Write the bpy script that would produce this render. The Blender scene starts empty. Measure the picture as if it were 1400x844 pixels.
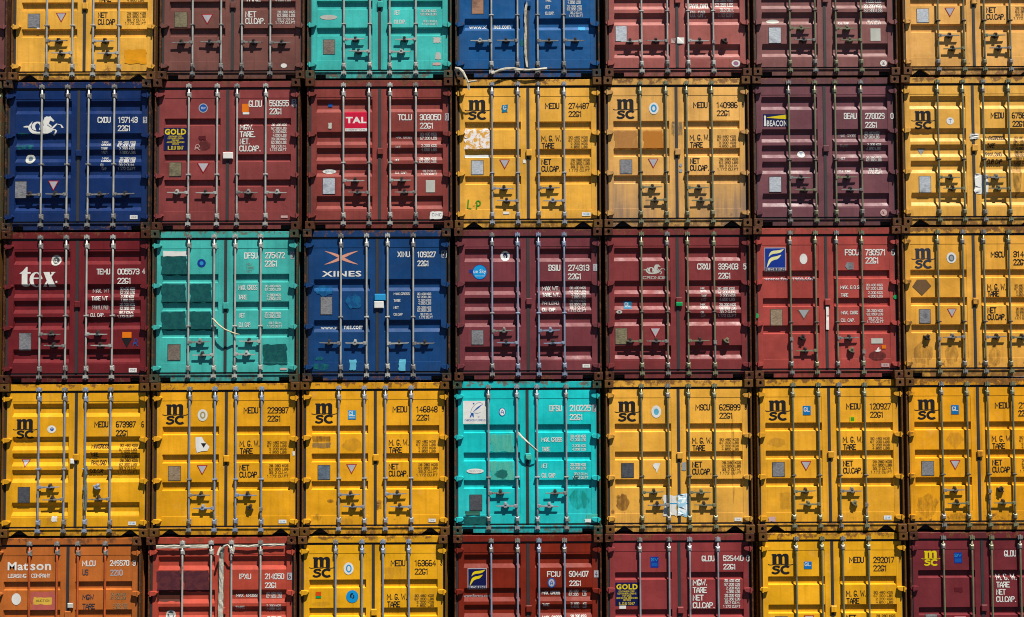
import bpy, bmesh, math, random
from mathutils import Vector, Matrix
from mathutils.geometry import tessellate_polygon

# ------------------------------------------------------------ camera
sc = bpy.context.scene
COL = sc.collection
yaw, pit, rol = 0.0021454, 0.0368261, -0.0044656
Fv = Vector((math.sin(yaw)*math.cos(pit), math.cos(yaw)*math.cos(pit), math.sin(pit)))
Rv = Vector((math.cos(yaw), -math.sin(yaw), 0)); Uv = Rv.cross(Fv)
R2 = math.cos(rol)*Rv + math.sin(rol)*Uv; U2 = -math.sin(rol)*Rv + math.cos(rol)*Uv
cd = bpy.data.cameras.new('camera'); cam = bpy.data.objects.new('camera', cd); COL.objects.link(cam)
cam.matrix_world = Matrix(((R2.x, U2.x, -Fv.x, 0), (R2.y, U2.y, -Fv.y, -16.5465), (R2.z, U2.z, -Fv.z, 5.54403), (0, 0, 0, 1)))
cd.sensor_width = 36; cd.lens = 1388*36/1400; cd.clip_end = 2000
sc.camera = cam
# ------------------------------------------------------------ light
SUN = Vector((-.60, 1.0, -2.35)).normalized()          # direction the light travels
elev = math.asin(-SUN.z); az = math.atan2(-SUN.x, -SUN.y)
w = bpy.data.worlds.new('World'); sc.world = w; w.use_nodes = True
nt = w.node_tree; nt.nodes.clear()
sky = nt.nodes.new('ShaderNodeTexSky'); sky.sky_type = 'NISHITA'; sky.sun_disc = False
sky.altitude = 2500; sky.air_density = .5; sky.dust_density = .1; sky.sun_elevation = elev; sky.sun_rotation = az
bg = nt.nodes.new('ShaderNodeBackground'); bg.inputs[1].default_value = .05
wo = nt.nodes.new('ShaderNodeOutputWorld')
nt.links.new(sky.outputs[0], bg.inputs[0]); nt.links.new(bg.outputs[0], wo.inputs[0])
ld = bpy.data.lights.new('sun', 'SUN'); ld.energy = 5.0; ld.angle = math.radians(.5); ld.color = (1, .955, .88)
sun = bpy.data.objects.new('sun', ld); COL.objects.link(sun); sun.location = (8, -20, 40)
sun.rotation_euler = SUN.to_track_quat('-Z', 'Y').to_euler()
sc.view_settings.view_transform = 'Standard'; sc.view_settings.look = 'None'
sc.view_settings.gamma = 1; sc.view_settings.use_curve_mapping = False
sc.view_settings.exposure = 1.06
sc.cycles.diffuse_bounces = 1; sc.cycles.filter_width = 1.05

# ------------------------------------------------------------ colours and materials
def lin(c, k=1.0):
    k *= .72
    return tuple(min(1, k*((v/255)/12.92 if v/255 <= .04045 else ((v/255+.055)/1.055)**2.4)) for v in c) + (1,)
KA = .92       # photo tone of a sunlit wall -> its own albedo
RGB = dict(white=(244,243,236), black=(34,32,34), blackfade=(96,72,38), whitefade=(190,175,170), navy=(20,35,80), navysign=(10,22,78), signyellow=(240,215,20),
 signblue=(15,55,150), cream=(245,240,175), pinksign=(215,40,70), darkred=(95,30,36), maroon=(110,40,52), orange=(240,130,20), orangepatch=(240,165,8),
 skyblue=(60,160,215), midblue=(20,90,170), deepblue=(12,60,150), cyan=(10,160,225), midcyan=(8,120,190), palebox=(190,190,195), offwhite=(205,205,195),
 pinkish=(215,180,175), tealpatch=(16,105,105), tealsticker=(10,125,165), paper=(214,190,160), green=(80,160,50), greenseal=(10,165,95), tanpatch=(196,132,58),
 orpatch=(206,128,26), greyst=(160,135,90), platelight=(170,175,175), greyblue=(100,115,130), browndia=(120,92,62), ypatch=(206,148,40), brpatch=(176,120,40),
 dteal=(18,84,84), tealtext=(20,110,105), salmon=(228,165,145), bluepatch=(14,96,140), paleblue=(110,190,215), paleblue2=(190,215,225), darkgrey=(70,72,78),
 dpatch=(128,44,48), slate=(52,58,70), yellowgrey=(180,165,100), tealfade=(70,190,170), tealmid=(30,150,140), tealmid2=(20,172,160), tealdirty=(60,110,95),
 platetan=(165,145,115), pinkpatch=(196,104,92), signcream=(232,190,90), dmaroon=(76,34,42), dbrown=(84,44,34), redorange=(230,90,30), red=(180,40,45), palepurple=(170,120,150))
MATS = {}
def CAL(rgb):
    return tuple(max(.0035, (v-.72*KA*o_)/s_) for v, s_, o_ in zip(lin(rgb, KA), (.84, .825, .78), (.008, .006, .010))) + (1,)
def sat(c, k):
    g = .3*c[0]+.59*c[1]+.11*c[2]
    return tuple(max(.0025, g+(v-g)*k) for v in c[:3]) + (1,)
def nodes(name):
    m = bpy.data.materials.new(name); m.use_nodes = True
    n = m.node_tree.nodes; l = m.node_tree.links
    return m, n, l, n['Principled BSDF']
def mixc(n, l, fac, a, b, mode='MIX'):
    x = n.new('ShaderNodeMix'); x.data_type = 'RGBA'; x.blend_type = mode
    for s, v in ((x.inputs[0], fac), (x.inputs[6], a), (x.inputs[7], b)):
        if hasattr(v, 'links') or isinstance(v, bpy.types.NodeSocket): l.new(v, s)
        else: s.default_value = v
    return x.outputs[2]
def noise(n, l, vec, scale, detail=4, rough=.6, lo=0., hi=1.):
    t = n.new('ShaderNodeTexNoise'); t.inputs['Scale'].default_value = scale; t.inputs['Detail'].default_value = detail
    t.inputs['Roughness'].default_value = rough; l.new(vec, t.inputs['Vector'])
    r = n.new('ShaderNodeMapRange'); r.inputs[1].default_value = lo; r.inputs[2].default_value = hi
    l.new(t.outputs[0], r.inputs[0]); return r
def mth(n, l, op, a, b):
    x = n.new('ShaderNodeMath'); x.operation = op
    for i, v in enumerate((a, b)):
        if isinstance(v, bpy.types.NodeSocket): l.new(v, x.inputs[i])
        else: x.inputs[i].default_value = v
    return x.outputs[0]
def paint(name, rgb, rust, dirt, seed, rough=.5, zmask=True):
    m, n, l, bs = nodes(name)
    tc = n.new('ShaderNodeTexCoord'); mp = n.new('ShaderNodeMapping'); mp.inputs[1].default_value = (seed*3.7, seed*1.3, seed*5.1)
    l.new(tc.outputs['Object'], mp.inputs[0]); v = mp.outputs[0]
    ms = n.new('ShaderNodeMapping'); ms.inputs[3].default_value = (16, 16, .9); l.new(v, ms.inputs[0])
    mh = n.new('ShaderNodeMapping'); mh.inputs[3].default_value = (1.2, 1.2, 22); l.new(v, mh.inputs[0])
    b = lin(rgb, KA); b = CAL(rgb)
    dk = tuple(x*.70 for x in b[:3]) + (1,)
    g = sum(b[:3])/3; lt = tuple(min(1, x*1.08 + g*.02) for x in b[:3]) + (1,)
    c = mixc(n, l, noise(n, l, v, 1.7, 5, .6, .3, .7).outputs[0], dk, lt)
    st = noise(n, l, ms.outputs[0], 1.0, 5, .65, .50, .80).outputs[0]
    c = mixc(n, l, mth(n, l, 'MULTIPLY', st, .42+.3*rust), c, tuple(x*.5 for x in b[:3])+(1,))
    sp = noise(n, l, v, 55, 3, .7, .70, .76).outputs[0]
    c = mixc(n, l, mth(n, l, 'MULTIPLY', sp, .25+.45*rust), c, (.035, .018, .011, 1))
    hs = noise(n, l, mh.outputs[0], 1.3, 6, .7, .66, .72).outputs[0]       # pale rubbed scuffs
    c = mixc(n, l, mth(n, l, 'MULTIPLY', hs, .35), c, tuple(min(1, x*1.15+.3*g) for x in b[:3])+(1,))
    sx = n.new('ShaderNodeSeparateXYZ'); l.new(tc.outputs['Object'], sx.inputs[0])
    zr = n.new('ShaderNodeMapRange'); zr.inputs[1].default_value = .55; zr.inputs[2].default_value = 0.0; zr.inputs[3].default_value = 0; zr.inputs[4].default_value = 1
    l.new(sx.outputs[2], zr.inputs[0])
    zt = n.new('ShaderNodeMapRange'); zt.inputs[1].default_value = 2.3; zt.inputs[2].default_value = 2.46; l.new(sx.outputs[2], zt.inputs[0])
    zm = mth(n, l, 'MAXIMUM', zr.outputs[0], zt.outputs[0]) if zmask else 0.5
    rn = noise(n, l, v, 7.5, 9, .72, 0, 1).outputs[0]
    rn = mth(n, l, 'ADD', rn, mth(n, l, 'MULTIPLY', zm, .10+.10*rust))
    rm = n.new('ShaderNodeMapRange'); rm.inputs[1].default_value = .735-.075*rust; rm.inputs[2].default_value = .80-.075*rust; l.new(rn, rm.inputs[0])
    rc = mixc(n, l, noise(n, l, v, 30, 4, .6, .35, .65).outputs[0], (.03, .013, .008, 1), (.13, .05, .016, 1))
    c = mixc(n, l, mth(n, l, 'MULTIPLY', rm.outputs[0], .85), c, rc)
    axx = mth(n, l, 'ABSOLUTE', sx.outputs[0], 0)                       # grime gathered along the door edges and the seam
    e1 = n.new('ShaderNodeMapRange'); e1.inputs[1].default_value = 1.0; e1.inputs[2].default_value = 1.13; l.new(axx, e1.inputs[0])
    e2 = n.new('ShaderNodeMapRange'); e2.inputs[1].default_value = .10; e2.inputs[2].default_value = .02; l.new(axx, e2.inputs[0])
    e3 = n.new('ShaderNodeMapRange'); e3.inputs[1].default_value = .40; e3.inputs[2].default_value = .10; l.new(sx.outputs[2], e3.inputs[0])
    ee = mth(n, l, 'MAXIMUM', mth(n, l, 'MAXIMUM', e1.outputs[0], e2.outputs[0]), e3.outputs[0]) if zmask else 0.3
    eg = mth(n, l, 'MULTIPLY', ee, noise(n, l, ms.outputs[0], .8, 7, .75, .38, .66).outputs[0])
    c = mixc(n, l, mth(n, l, 'MULTIPLY', eg, .45+.35*rust), c, tuple(x*.35+.01 for x in b[:3])+(1,))
    cf = noise(n, l, v, 3.2, 9, .8, .56, .68).outputs[0]                # chalky faded areas
    c = mixc(n, l, mth(n, l, 'MULTIPLY', cf, .22), c, tuple(x*.85+.35*g for x in b[:3])+(1,))
    if dirt > 0:
        dm = n.new('ShaderNodeMapRange'); dm.inputs[1].default_value = 1.15; dm.inputs[2].default_value = .35; l.new(sx.outputs[2], dm.inputs[0])
        ax = mth(n, l, 'ABSOLUTE', sx.outputs[0], 0); am = n.new('ShaderNodeMapRange'); am.inputs[1].default_value = .15; am.inputs[2].default_value = .9; am.inputs[3].default_value = .35; l.new(ax, am.inputs[0])
        dd = mth(n, l, 'MULTIPLY', mth(n, l, 'MULTIPLY', dm.outputs[0], am.outputs[0]), mth(n, l, 'MULTIPLY', noise(n, l, ms.outputs[0], .5, 6, .7, .2, .6).outputs[0], dirt))
        c = mixc(n, l, dd, c, (.125, .095, .088, 1))
    l.new(c, bs.inputs['Base Color'])
    rr = n.new('ShaderNodeMapRange'); rr.inputs[3].default_value = rough-.14; rr.inputs[4].default_value = rough+.12
    l.new(noise(n, l, v, 5, 4, .6, .3, .7).outputs[0], rr.inputs[0]); l.new(rr.outputs[0], bs.inputs['Roughness'])
    bs.inputs['Specular IOR Level'].default_value = .15
    bp = n.new('ShaderNodeBump'); bp.inputs['Strength'].default_value = .5; bp.inputs['Distance'].default_value = .02
    l.new(noise(n, l, v, 2.6, 3, .5).outputs[0], bp.inputs['Height'])
    b2 = n.new('ShaderNodeBump'); b2.inputs['Strength'].default_value = .25; b2.inputs['Distance'].default_value = .004
    l.new(noise(n, l, v, 28, 4, .6).outputs[0], b2.inputs['Height']); l.new(bp.outputs[0], b2.inputs['Normal'])
    l.new(b2.outputs[0], bs.inputs['Normal'])
    return m
def ink(name):
    """flat print, stickers, patches: own colour with a little wear"""
    if name in MATS: return MATS[name]
    m, n, l, bs = nodes(name)
    b = sat(lin(RGB[name], .82), 1.08)
    tc = n.new('ShaderNodeTexCoord'); g = n.new('ShaderNodeNewGeometry'); v = g.outputs['Position']
    c = mixc(n, l, noise(n, l, v, 6, 6, .65, .35, .7).outputs[0], b, tuple(x*.78 for x in b[:3])+(1,))
    c = mixc(n, l, mth(n, l, 'MULTIPLY', noise(n, l, v, 38, 5, .7, .62, .70).outputs[0], .45), c, tuple(x*.45+.02 for x in b[:3])+(1,))
    l.new(c, bs.inputs['Base Color']); bs.inputs['Roughness'].default_value = .55; bs.inputs['Specular IOR Level'].default_value = .15
    MATS[name] = m; return m
def torn(name, a, b):
    m, n, l, bs = nodes(name); g = n.new('ShaderNodeNewGeometry')
    c = mixc(n, l, noise(n, l, g.outputs['Position'], 11, 6, .7, .47, .53).outputs[0], lin(a), lin(b))
    c = mixc(n, l, noise(n, l, g.outputs['Position'], 45, 4, .7, .6, .7).outputs[0], c, lin(tuple(v*.7 for v in a)))
    l.new(c, bs.inputs['Base Color']); bs.inputs['Roughness'].default_value = .8; bs.inputs['Specular IOR Level'].default_value = .12; MATS[name] = m
torn('dteal', (10,72,74), (18,84,82)); torn('dmaroon', (74,34,42), (88,42,46)); torn('paper', (232,226,222), (214,158,60)); torn('paleblue2', (225,232,232), (150,195,215)); torn('bluepatch', (14,90,134), (10,70,120))
def soft(name, a, lo=.38, hi=.6, top=.8):
    """worn paint or a stain that only partly covers the paint under it"""
    m, n, l, bs = nodes(name); g = n.new('ShaderNodeNewGeometry'); bs.inputs['Base Color'].default_value = lin(a); bs.inputs['Roughness'].default_value = .6; bs.inputs['Specular IOR Level'].default_value = .2
    mp = n.new('ShaderNodeMapping'); mp.inputs[3].default_value = (1.3, 1, .38); l.new(g.outputs['Position'], mp.inputs[0])
    l.new(mth(n, l, 'MULTIPLY', noise(n, l, mp.outputs[0], 12, 8, .78, lo, hi).outputs[0], top), bs.inputs['Alpha']); MATS[name] = m
soft('ypatch', (176,124,46), .3, .75, .45); soft('tealmid2', (14,150,135), .40, .62, .7); soft('tealmid', (12,100,95), .25, .5, .75); soft('tealfade', (90,190,165), .3, .55, .75); soft('brpatch', (120,76,32), .3, .6, .7)
soft('greyst', (120,105,80), .3, .6, .8); soft('tealpatch', (14,110,104), .4, .6, .8); soft('dpatch', (90,34,34), .3, .55, .8); soft('blackfade', (46,32,22), .30, .46, .95); soft('whitefade', (205,195,190), .35, .55, .9)
soft('orpatch', (196,120,28), .1, .4, .7); soft('tanpatch', (180,118,60), .15, .5, .6); soft('grime', (74,52,32), .40, .75, .55); soft('dirtstreak', (52,36,22), .40, .70, .65)
def plate_mat(name, a, b, met=.3):
    m, n, l, bs = nodes(name); g = n.new('ShaderNodeNewGeometry'); v = g.outputs['Position']
    mp = n.new('ShaderNodeMapping'); mp.inputs[3].default_value = (1, 1, 3.5); l.new(v, mp.inputs[0])
    c = mixc(n, l, noise(n, l, mp.outputs[0], 26, 5, .75, .42, .58).outputs[0], lin(a), lin(b))
    c = mixc(n, l, noise(n, l, v, 7, 5, .6, .5, .8).outputs[0], c, lin(tuple(x*.6 for x in a)))
    l.new(c, bs.inputs['Base Color']); bs.inputs['Metallic'].default_value = met; bs.inputs['Roughness'].default_value = .5
    MATS[name] = m; return m
plate_mat('plate', (112,110,112), (150,150,152)); plate_mat('platelight_plate', (165,172,180), (200,205,208)); plate_mat('plateolive', (110,100,75), (145,135,100))
plate_mat('platebrown', (105,92,82), (140,125,110)); plate_mat('tan', (150,105,80), (170,128,98)); plate_mat('platetan_plate', (140,115,85), (170,150,125))
plate_mat('platedark', (66,68,74), (92,94,98)); plate_mat('plateblue', (88,104,118), (120,135,148))
def metal(name, rgb, rough=.38, met=.3, rust=.3):
    m, n, l, bs = nodes(name); tc = n.new('ShaderNodeTexCoord'); oi = n.new('ShaderNodeObjectInfo')
    ad = n.new('ShaderNodeVectorMath'); ad.operation = 'ADD'; l.new(tc.outputs['Object'], ad.inputs[0])
    cx = n.new('ShaderNodeCombineXYZ'); l.new(mth(n, l, 'MULTIPLY', oi.outputs['Random'], 60), cx.inputs[2]); l.new(cx.outputs[0], ad.inputs[1])
    v = ad.outputs[0]; mp = n.new('ShaderNodeMapping'); mp.inputs[3].default_value = (9, 9, 2.2); l.new(v, mp.inputs[0])
    b = lin(rgb)
    c = mixc(n, l, noise(n, l, mp.outputs[0], 1.5, 5, .65, .35, .7).outputs[0], b, tuple(x*.62 for x in b[:3])+(1,))
    c = mixc(n, l, mth(n, l, 'MULTIPLY', noise(n, l, mp.outputs[0], 3, 7, .72, .60-.1*rust, .68-.1*rust).outputs[0], .8), c, (.06, .028, .013, 1))
    l.new(c, bs.inputs['Base Color']); bs.inputs['Metallic'].default_value = met; bs.inputs['Roughness'].default_value = rough
    bp = n.new('ShaderNodeBump'); bp.inputs['Strength'].default_value = .3; bp.inputs['Distance'].default_value = .004
    l.new(noise(n, l, v, 30, 4).outputs[0], bp.inputs['Height']); l.new(bp.outputs[0], bs.inputs['Normal'])
    MATS[name] = m; return m
metal('light', (192,191,182), rust=-.3); metal('grey', (165,168,174), rust=0); metal('blue', (150,164,186), rust=-.2); metal('olive', (138,138,106), rust=.1); metal('orange_rod', (190,88,40), met=.05, rust=.2)
metal('fitting', (150,147,140), rust=.6); metal('dark_fitting', (62,58,54), rust=.8)
def plain(name, rgb, rough=.7, var=.6, scale=12):
    m, n, l, bs = nodes(name); g = n.new('ShaderNodeNewGeometry'); b = lin(rgb)
    l.new(mixc(n, l, noise(n, l, g.outputs['Position'], scale, 6, .65, .3, .7).outputs[0], b, tuple(x*var for x in b[:3])+(1,)), bs.inputs['Base Color'])
    bs.inputs['Roughness'].default_value = rough; MATS[name] = m; return m
plain('rubber', (34,33,34), .75, .6); plain('inside', (22,20,19), .9); plain('tape', (205,198,178), .7, .5, 28); plain('rope', (205,190,150), .8, .6, 60); plain('rag', (96,110,108), .8, .5, 40)
plain('asphalt_yard', (56,55,54), .9, .8, .8); plain('stud', (185,180,165), .5, .6, 40)

# ------------------------------------------------------------ mesh helpers
def mesh(name, verts, faces, mat=None, smooth=False):
    me = bpy.data.meshes.new(name); me.from_pydata([tuple(v) for v in verts], [], faces); me.validate(); me.update()
    if mat: me.materials.append(mat)
    if smooth: me.polygons.foreach_set('use_smooth', [True]*len(me.polygons))
    return me
def link(name, me, parent=None, mat=None, loc=None):
    o = bpy.data.objects.new(name, me); COL.objects.link(o)
    if parent: o.parent = parent
    if loc: o.location = loc
    if mat:
        if len(me.materials) == 0: me.materials.append(mat)
        o.material_slots[0].link = 'OBJECT'; o.material_slots[0].material = mat
    return o
class MB:
    def __init__(s): s.v = []; s.f = []
    def add(s, vs, fs):
        k = len(s.v); s.v += [tuple(v) for v in vs]; s.f += [tuple(i+k for i in f) for f in fs]
    def box(s, x0, x1, y0, y1, z0, z1, ch=0):
        if ch:   # chamfered front (towards -y)
            vs = [(x0+ch,y0,z0+ch),(x1-ch,y0,z0+ch),(x1-ch,y0,z1-ch),(x0+ch,y0,z1-ch),(x0,y0+ch,z0),(x1,y0+ch,z0),(x1,y0+ch,z1),(x0,y0+ch,z1),(x0,y1,z0),(x1,y1,z0),(x1,y1,z1),(x0,y1,z1)]
            s.add(vs, [(0,1,2,3)]+[(a,a+4,(a+1)%4+4,(a+1)%4) for a in range(4)]+[(a+4,a+8,(a+1)%4+8,(a+1)%4+4) for a in range(4)]+[(11,10,9,8)])
        else:
            s.add([(x0,y0,z0),(x1,y0,z0),(x1,y0,z1),(x0,y0,z1),(x0,y1,z0),(x1,y1,z0),(x1,y1,z1),(x0,y1,z1)],
                  [(0,1,2,3),(5,4,7,6),(4,0,3,7),(1,5,6,2),(3,2,6,7),(4,5,1,0)])
    def prism(s, poly, y0, y1, shrink=1.0):
        """poly in (x,z) counter-clockwise seen from -y"""
        n = len(poly); cx = sum(p[0] for p in poly)/n; cz = sum(p[1] for p in poly)/n
        fr = [(cx+(p[0]-cx)*shrink, y0, cz+(p[1]-cz)*shrink) for p in poly]; bk = [(p[0], y1, p[1]) for p in poly]
        tr = tessellate_polygon([[Vector((p[0], p[1], 0)) for p in poly]])
        fs = [];
        for t in tr:
            a, b, c = (Vector(poly[i]+(0,)) for i in t)
            if (b-a).cross(c-a).z < 0: t = (t[0], t[2], t[1])
            fs.append(tuple(t)); fs.append((t[2]+n, t[1]+n, t[0]+n))
        for i in range(n): j = (i+1) % n; fs.append((i, i+n, j+n, j))
        s.add(fr+bk, fs)
    def tube(s, pts, r, n=8, cap=True):
        rings = []; pts = [Vector(p) for p in pts]
        for i, p in enumerate(pts):
            d = (pts[min(i+1, len(pts)-1)]-pts[max(i-1, 0)]).normalized()
            a = d.cross(Vector((0, 1, 0)));  a = a.normalized() if a.length > .1 else d.cross(Vector((1, 0, 0))).normalized()
            b = d.cross(a); rr = r[i] if isinstance(r, (list, tuple)) else r
            rings.append([p+a*math.cos(2*math.pi*k/n)*rr+b*math.sin(2*math.pi*k/n)*rr for k in range(n)])
        vs = [v for ring in rings for v in ring]; fs = []
        for i in range(len(pts)-1):
            for k in range(n): fs.append((i*n+k, i*n+(k+1) % n, (i+1)*n+(k+1) % n, (i+1)*n+k))
        if cap: fs += [tuple(range(n))[::-1], tuple((len(pts)-1)*n+k for k in range(n))]
        s.add(vs, fs)
    def mesh(s, name, mat=None, smooth=False): 
        me = mesh(name, s.v, s.f, mat, smooth)
        bm = bmesh.new(); bm.from_mesh(me); bmesh.ops.recalc_face_normals(bm, faces=bm.faces); bm.to_mesh(me); bm.free()
        return me

# ------------------------------------------------------------ ground
H = 2.49037; SL = .0019221; HW = 1.21; YD = .09
ym = MATS['asphalt_yard']  # unseen ground: asphalt, toned dark to cut light bounced into the shadows
g = mesh('ground', [(-300,-300,-300*SL),(300,-300,300*SL),(300,300,300*SL),(-300,300,-300*SL)], [(0,1,2,3)], ym)
go = link('ground', g); go['kind'] = 'structure'

# ------------------------------------------------------------ door profiles: (top z, bottom z, width of the sloped edge)
PROF = dict(A=[(1.773,1.632,.017),(1.319,1.174,.017),(.871,.728,.017)],
            G=[(1.857,1.732,.017),(1.26,1.130,.017),(.84,.715,.017)],
            B=[(2.160,1.942,.062),(1.622,1.402,.062),(1.353,1.142,.062),(1.084,.876,.062),(.556,.336,.062)],
            C=[(1.675,1.477,.058),(1.005,.805,.058)])
DG = .040; XG0, XG1, EX = .117, 1.044, .011; ZR0, ZR1, RS = .315, 2.194, .004; DZ0, DZ1 = .165, 2.332
def zdepth(typ, z):
    for a, b, s in PROF[typ]:
        if b < z < a: return DG*min(1, (a-z)/s, (z-b)/s)
    return 0.
def yface(typ, x, z):
    ax = abs(x)
    if ax < .03: return YD-.012
    if XG0 < ax < XG1 and ZR0 < z < ZR1:
        return YD + RS + zdepth(typ, z)*min(1, (ax-XG0)/EX, (XG1-ax)/EX)
    return YD
BZ = {t: sorted({ZR0, ZR1} | {q for a, b, s in p for q in (a, a-s, b+s, b)}) for t, p in PROF.items()}
BX = [-XG1, -XG1+EX, -XG0-EX, -XG0, -.03, .03, XG0, XG0+EX, XG1-EX, XG1]
def door_mesh(typ, side):
    """one door leaf: frame, recessed panel and pressed ribs; side -1 left, +1 right"""
    e = .0006
    xs = [.024, XG0, XG0+e, XG0+EX, (XG0+XG1)/2-.15, (XG0+XG1)/2+.15, XG1-EX, XG1-e, XG1, 1.128]
    zs = [DZ0, ZR0, ZR0+.003] + [q for q in BZ[typ] if ZR0+.01 < q < ZR1-.01] + [ZR1-.003, ZR1, DZ1]
    V = []; nx = len(xs)
    for z in zs:
        for i, x in enumerate(xs):
            if 2 <= i <= nx-3 and ZR0+.002 < z < ZR1-.002:
                y = YD + RS + zdepth(typ, z)*(0 if i in (2, nx-3) else 1)
                if zdepth(typ, z) == 0: y = YD+RS
            else: y = YD
            V.append((side*x, y, z))
    Fc = []
    for j in range(len(zs)-1):
        for i in range(nx-1):
            q = (j*nx+i, j*nx+i+1, (j+1)*nx+i+1, (j+1)*nx+i)
            Fc.append(q if side > 0 else q[::-1])
    k = len(V); x0, x1 = side*xs[0], side*xs[-1]
    V += [(x0, .15, DZ0), (x1, .15, DZ0), (x1, .15, DZ1), (x0, .15, DZ1)]
    r0 = [i for i in range(nx)]; r1 = [(len(zs)-1)*nx+i for i in range(nx)]
    c0 = [j*nx for j in range(len(zs))]; c1 = [j*nx+nx-1 for j in range(len(zs))]
    Fc += [tuple(r0+[k+1, k]), tuple(r1+[k+2, k+3]), tuple(c0+[k+3, k]), tuple(c1+[k+2, k+1]), (k, k+1, k+2, k+3)]
    me = mesh('door', V, Fc)
    return me
DOORS = {(t, s): door_mesh(t, s) for t in PROF for s in (-1, 1)}

# ------------------------------------------------------------ shared fittings
def casting_mesh():
    m = MB(); w2, h2 = .072, .0645; d = .17
    n = 16; P = [(-w2, -h2), (w2, -h2), (w2, h2), (-w2, h2)]
    el = [(.024*math.cos(2*math.pi*i/n+math.pi/4), .033*math.sin(2*math.pi*i/n+math.pi/4)) for i in range(n)]
    def onrect(a):
        c, s_ = math.cos(a), math.sin(a); k = min(w2/abs(c) if abs(c) > 1e-6 else 9, h2/abs(s_) if abs(s_) > 1e-6 else 9); return (c*k, s_*k)
    ch = .006
    out = [onrect(2*math.pi*i/n+math.atan2(h2, w2) if i % 4 == 0 and False else 2*math.pi*i/n+math.pi/4) for i in range(n)]
    out = [(max(-w2, min(w2, x*1.25)), max(-h2, min(h2, z*1.25))) if i % 4 == 0 else (x, z) for i, (x, z) in enumerate(out)]
    V = [(x*(1-ch/w2), 0, z*(1-ch/h2)) for x, z in out] + [(x, 0, z) for x, z in el] + [(x*.86, .006, z*.86) for x, z in el] + [(x*.86, .05, z*.86) for x, z in el] \
        + [(x, ch, z) for x, z in out] + [(x, d, z) for x, z in out]
    F_ = []
    for i in range(n):
        j = (i+1) % n
        F_ += [(i, j, n+j, n+i), (n+i, n+j, 2*n+j, 2*n+i), (2*n+i, 2*n+j, 3*n+j, 3*n+i), (i, 4*n+i, 4*n+j, j), (4*n+i, 5*n+i, 5*n+j, 4*n+j)]
    F_ += [tuple(range(3*n, 4*n)), tuple(range(5*n, 6*n))[::-1]]
    m.add(V, F_); me = m.mesh('corner_casting')
    me.materials.append(None); me.materials.append(MATS['inside'])
    for p in me.polygons:
        if all(2*n <= v < 4*n for v in p.vertices): p.material_index = 1
    return me
CAST = casting_mesh()
def hinge_mesh():
    m = MB()
    m.prism([(-.078, .006), (-.070, -.014), (-.045, -.030), (.0, -.038), (.045, -.030), (.070, -.014), (.078, .006), (.070, .024), (.045, .034), (-.045, .034), (-.070, .024)], .036, YD-.0005, .90)
    m.tube([(-.03, .028, -.045), (-.03, .028, .04)], .013, 8)
    return m.mesh('hinge')
HINGE = hinge_mesh()
def rod_mesh(z0, z1):
    m = MB(); m.tube([(0, 0, z0), (0, 0, z0+.3), (0, 0, z1-.3), (0, 0, z1)], .016, 12); me = m.mesh('locking_bar', None, True); return me
RODM = rod_mesh(.075, 2.405)
def bracket_mesh():
    m = MB(); m.box(-.034, .034, .0, .0325, -.045, .045, .008); m.box(-.026, .026, -.024, .0, -.032, .032, .01)
    for s in (-.033, .033): m.tube([(.026, -.006, s), (.026, .002, s)], .008, 6)
    return m.mesh('guide_bracket')
BRK = bracket_mesh()
def clip_mesh():
    m = MB(); m.box(-.037, .037, -.022, .0325, -.010, .010, .004); m.box(-.03, .03, 0.02, .0322, -.022, .022); return m.mesh('bar_clip')
CLIP = clip_mesh()
def cam_mesh(up):
    m = MB(); s = 1 if up else -1
    m.prism([(-.03, -.02), (.03, -.02), (.034, .012), (.012, .034), (-.02, .03)], -.030, .012, .85)
    m.tube([(0, -.005, -.03*s), (0, -.005, .045*s)], [.022, .013], 8)
    m.box(-.038, -.024, -.02, .0155, -.03, .03); m.box(.026, .040, -.02, .0155, -.03, .03)
    return m.mesh('cam')
CAMU, CAMD = cam_mesh(True), cam_mesh(False)
def handle_mesh(s):
    m = MB(); pr = lambda P, a, b, k=1: m.prism(P if s > 0 else [(-x, z) for x, z in P][::-1], a, b, k)
    pr([(-.012, -.027), (.052, -.027), (.058, .0), (.052, .027), (-.012, .027)], -.027, .001, .88)
    m.tube([(s*.036, -.032, 0), (s*.036, -.025, 0)], .009, 8)
    pr([(.05, -.015), (.16, -.012), (.235, -.010), (.345, -.007), (.352, .002), (.345, .008), (.235, .008), (.16, .012), (.05, .013)], -.016, -.002, .95)
    pr([(.15, -.021), (.235, -.024), (.235, .006), (.15, .006)], -.0015, .006, 1)
    return m.mesh('handle')
HAND = {1: handle_mesh(1), -1: handle_mesh(-1)}
def catch_mesh():
    m = MB(); m.prism([(-.066, -.004), (-.050, -.026), (-.020, -.030), (.0, -.052), (.020, -.030), (.050, -.026), (.066, -.004), (.032, .010), (.017, .056), (-.017, .056), (-.032, .010)], -.010, .0325, .80)
    m.prism([(-.02, .012), (.02, .012), (.016, .036), (.0, .045), (-.016, .036)], -.026, .0, .75)
    m.box(-.024, .024, -.024, -.004, -.028, -.012); return m.mesh('handle_catch')
CATCH = catch_mesh()
def lock_mesh():
    m = MB(); m.box(-.055, .042, .056, .0785, -.055, .052, .01); return m.mesh('seam_block')
LOCKB = lock_mesh()
def gasket_mesh():
    m = MB(); y0 = .099
    m.box(-1.163, 1.163, y0, .16, 2.334, 2.366); m.box(-1.163, 1.163, y0, .16, .132, .163)
    m.box(-1.163, -1.130, y0, .16, .1635, 2.3335); m.box(1.130, 1.163, y0, .16, .1635, 2.3335)
    m.box(-.022, .022, .083, .15, .166, 2.331)
    return m.mesh('door_gasket')
GASK = gasket_mesh()
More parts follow.
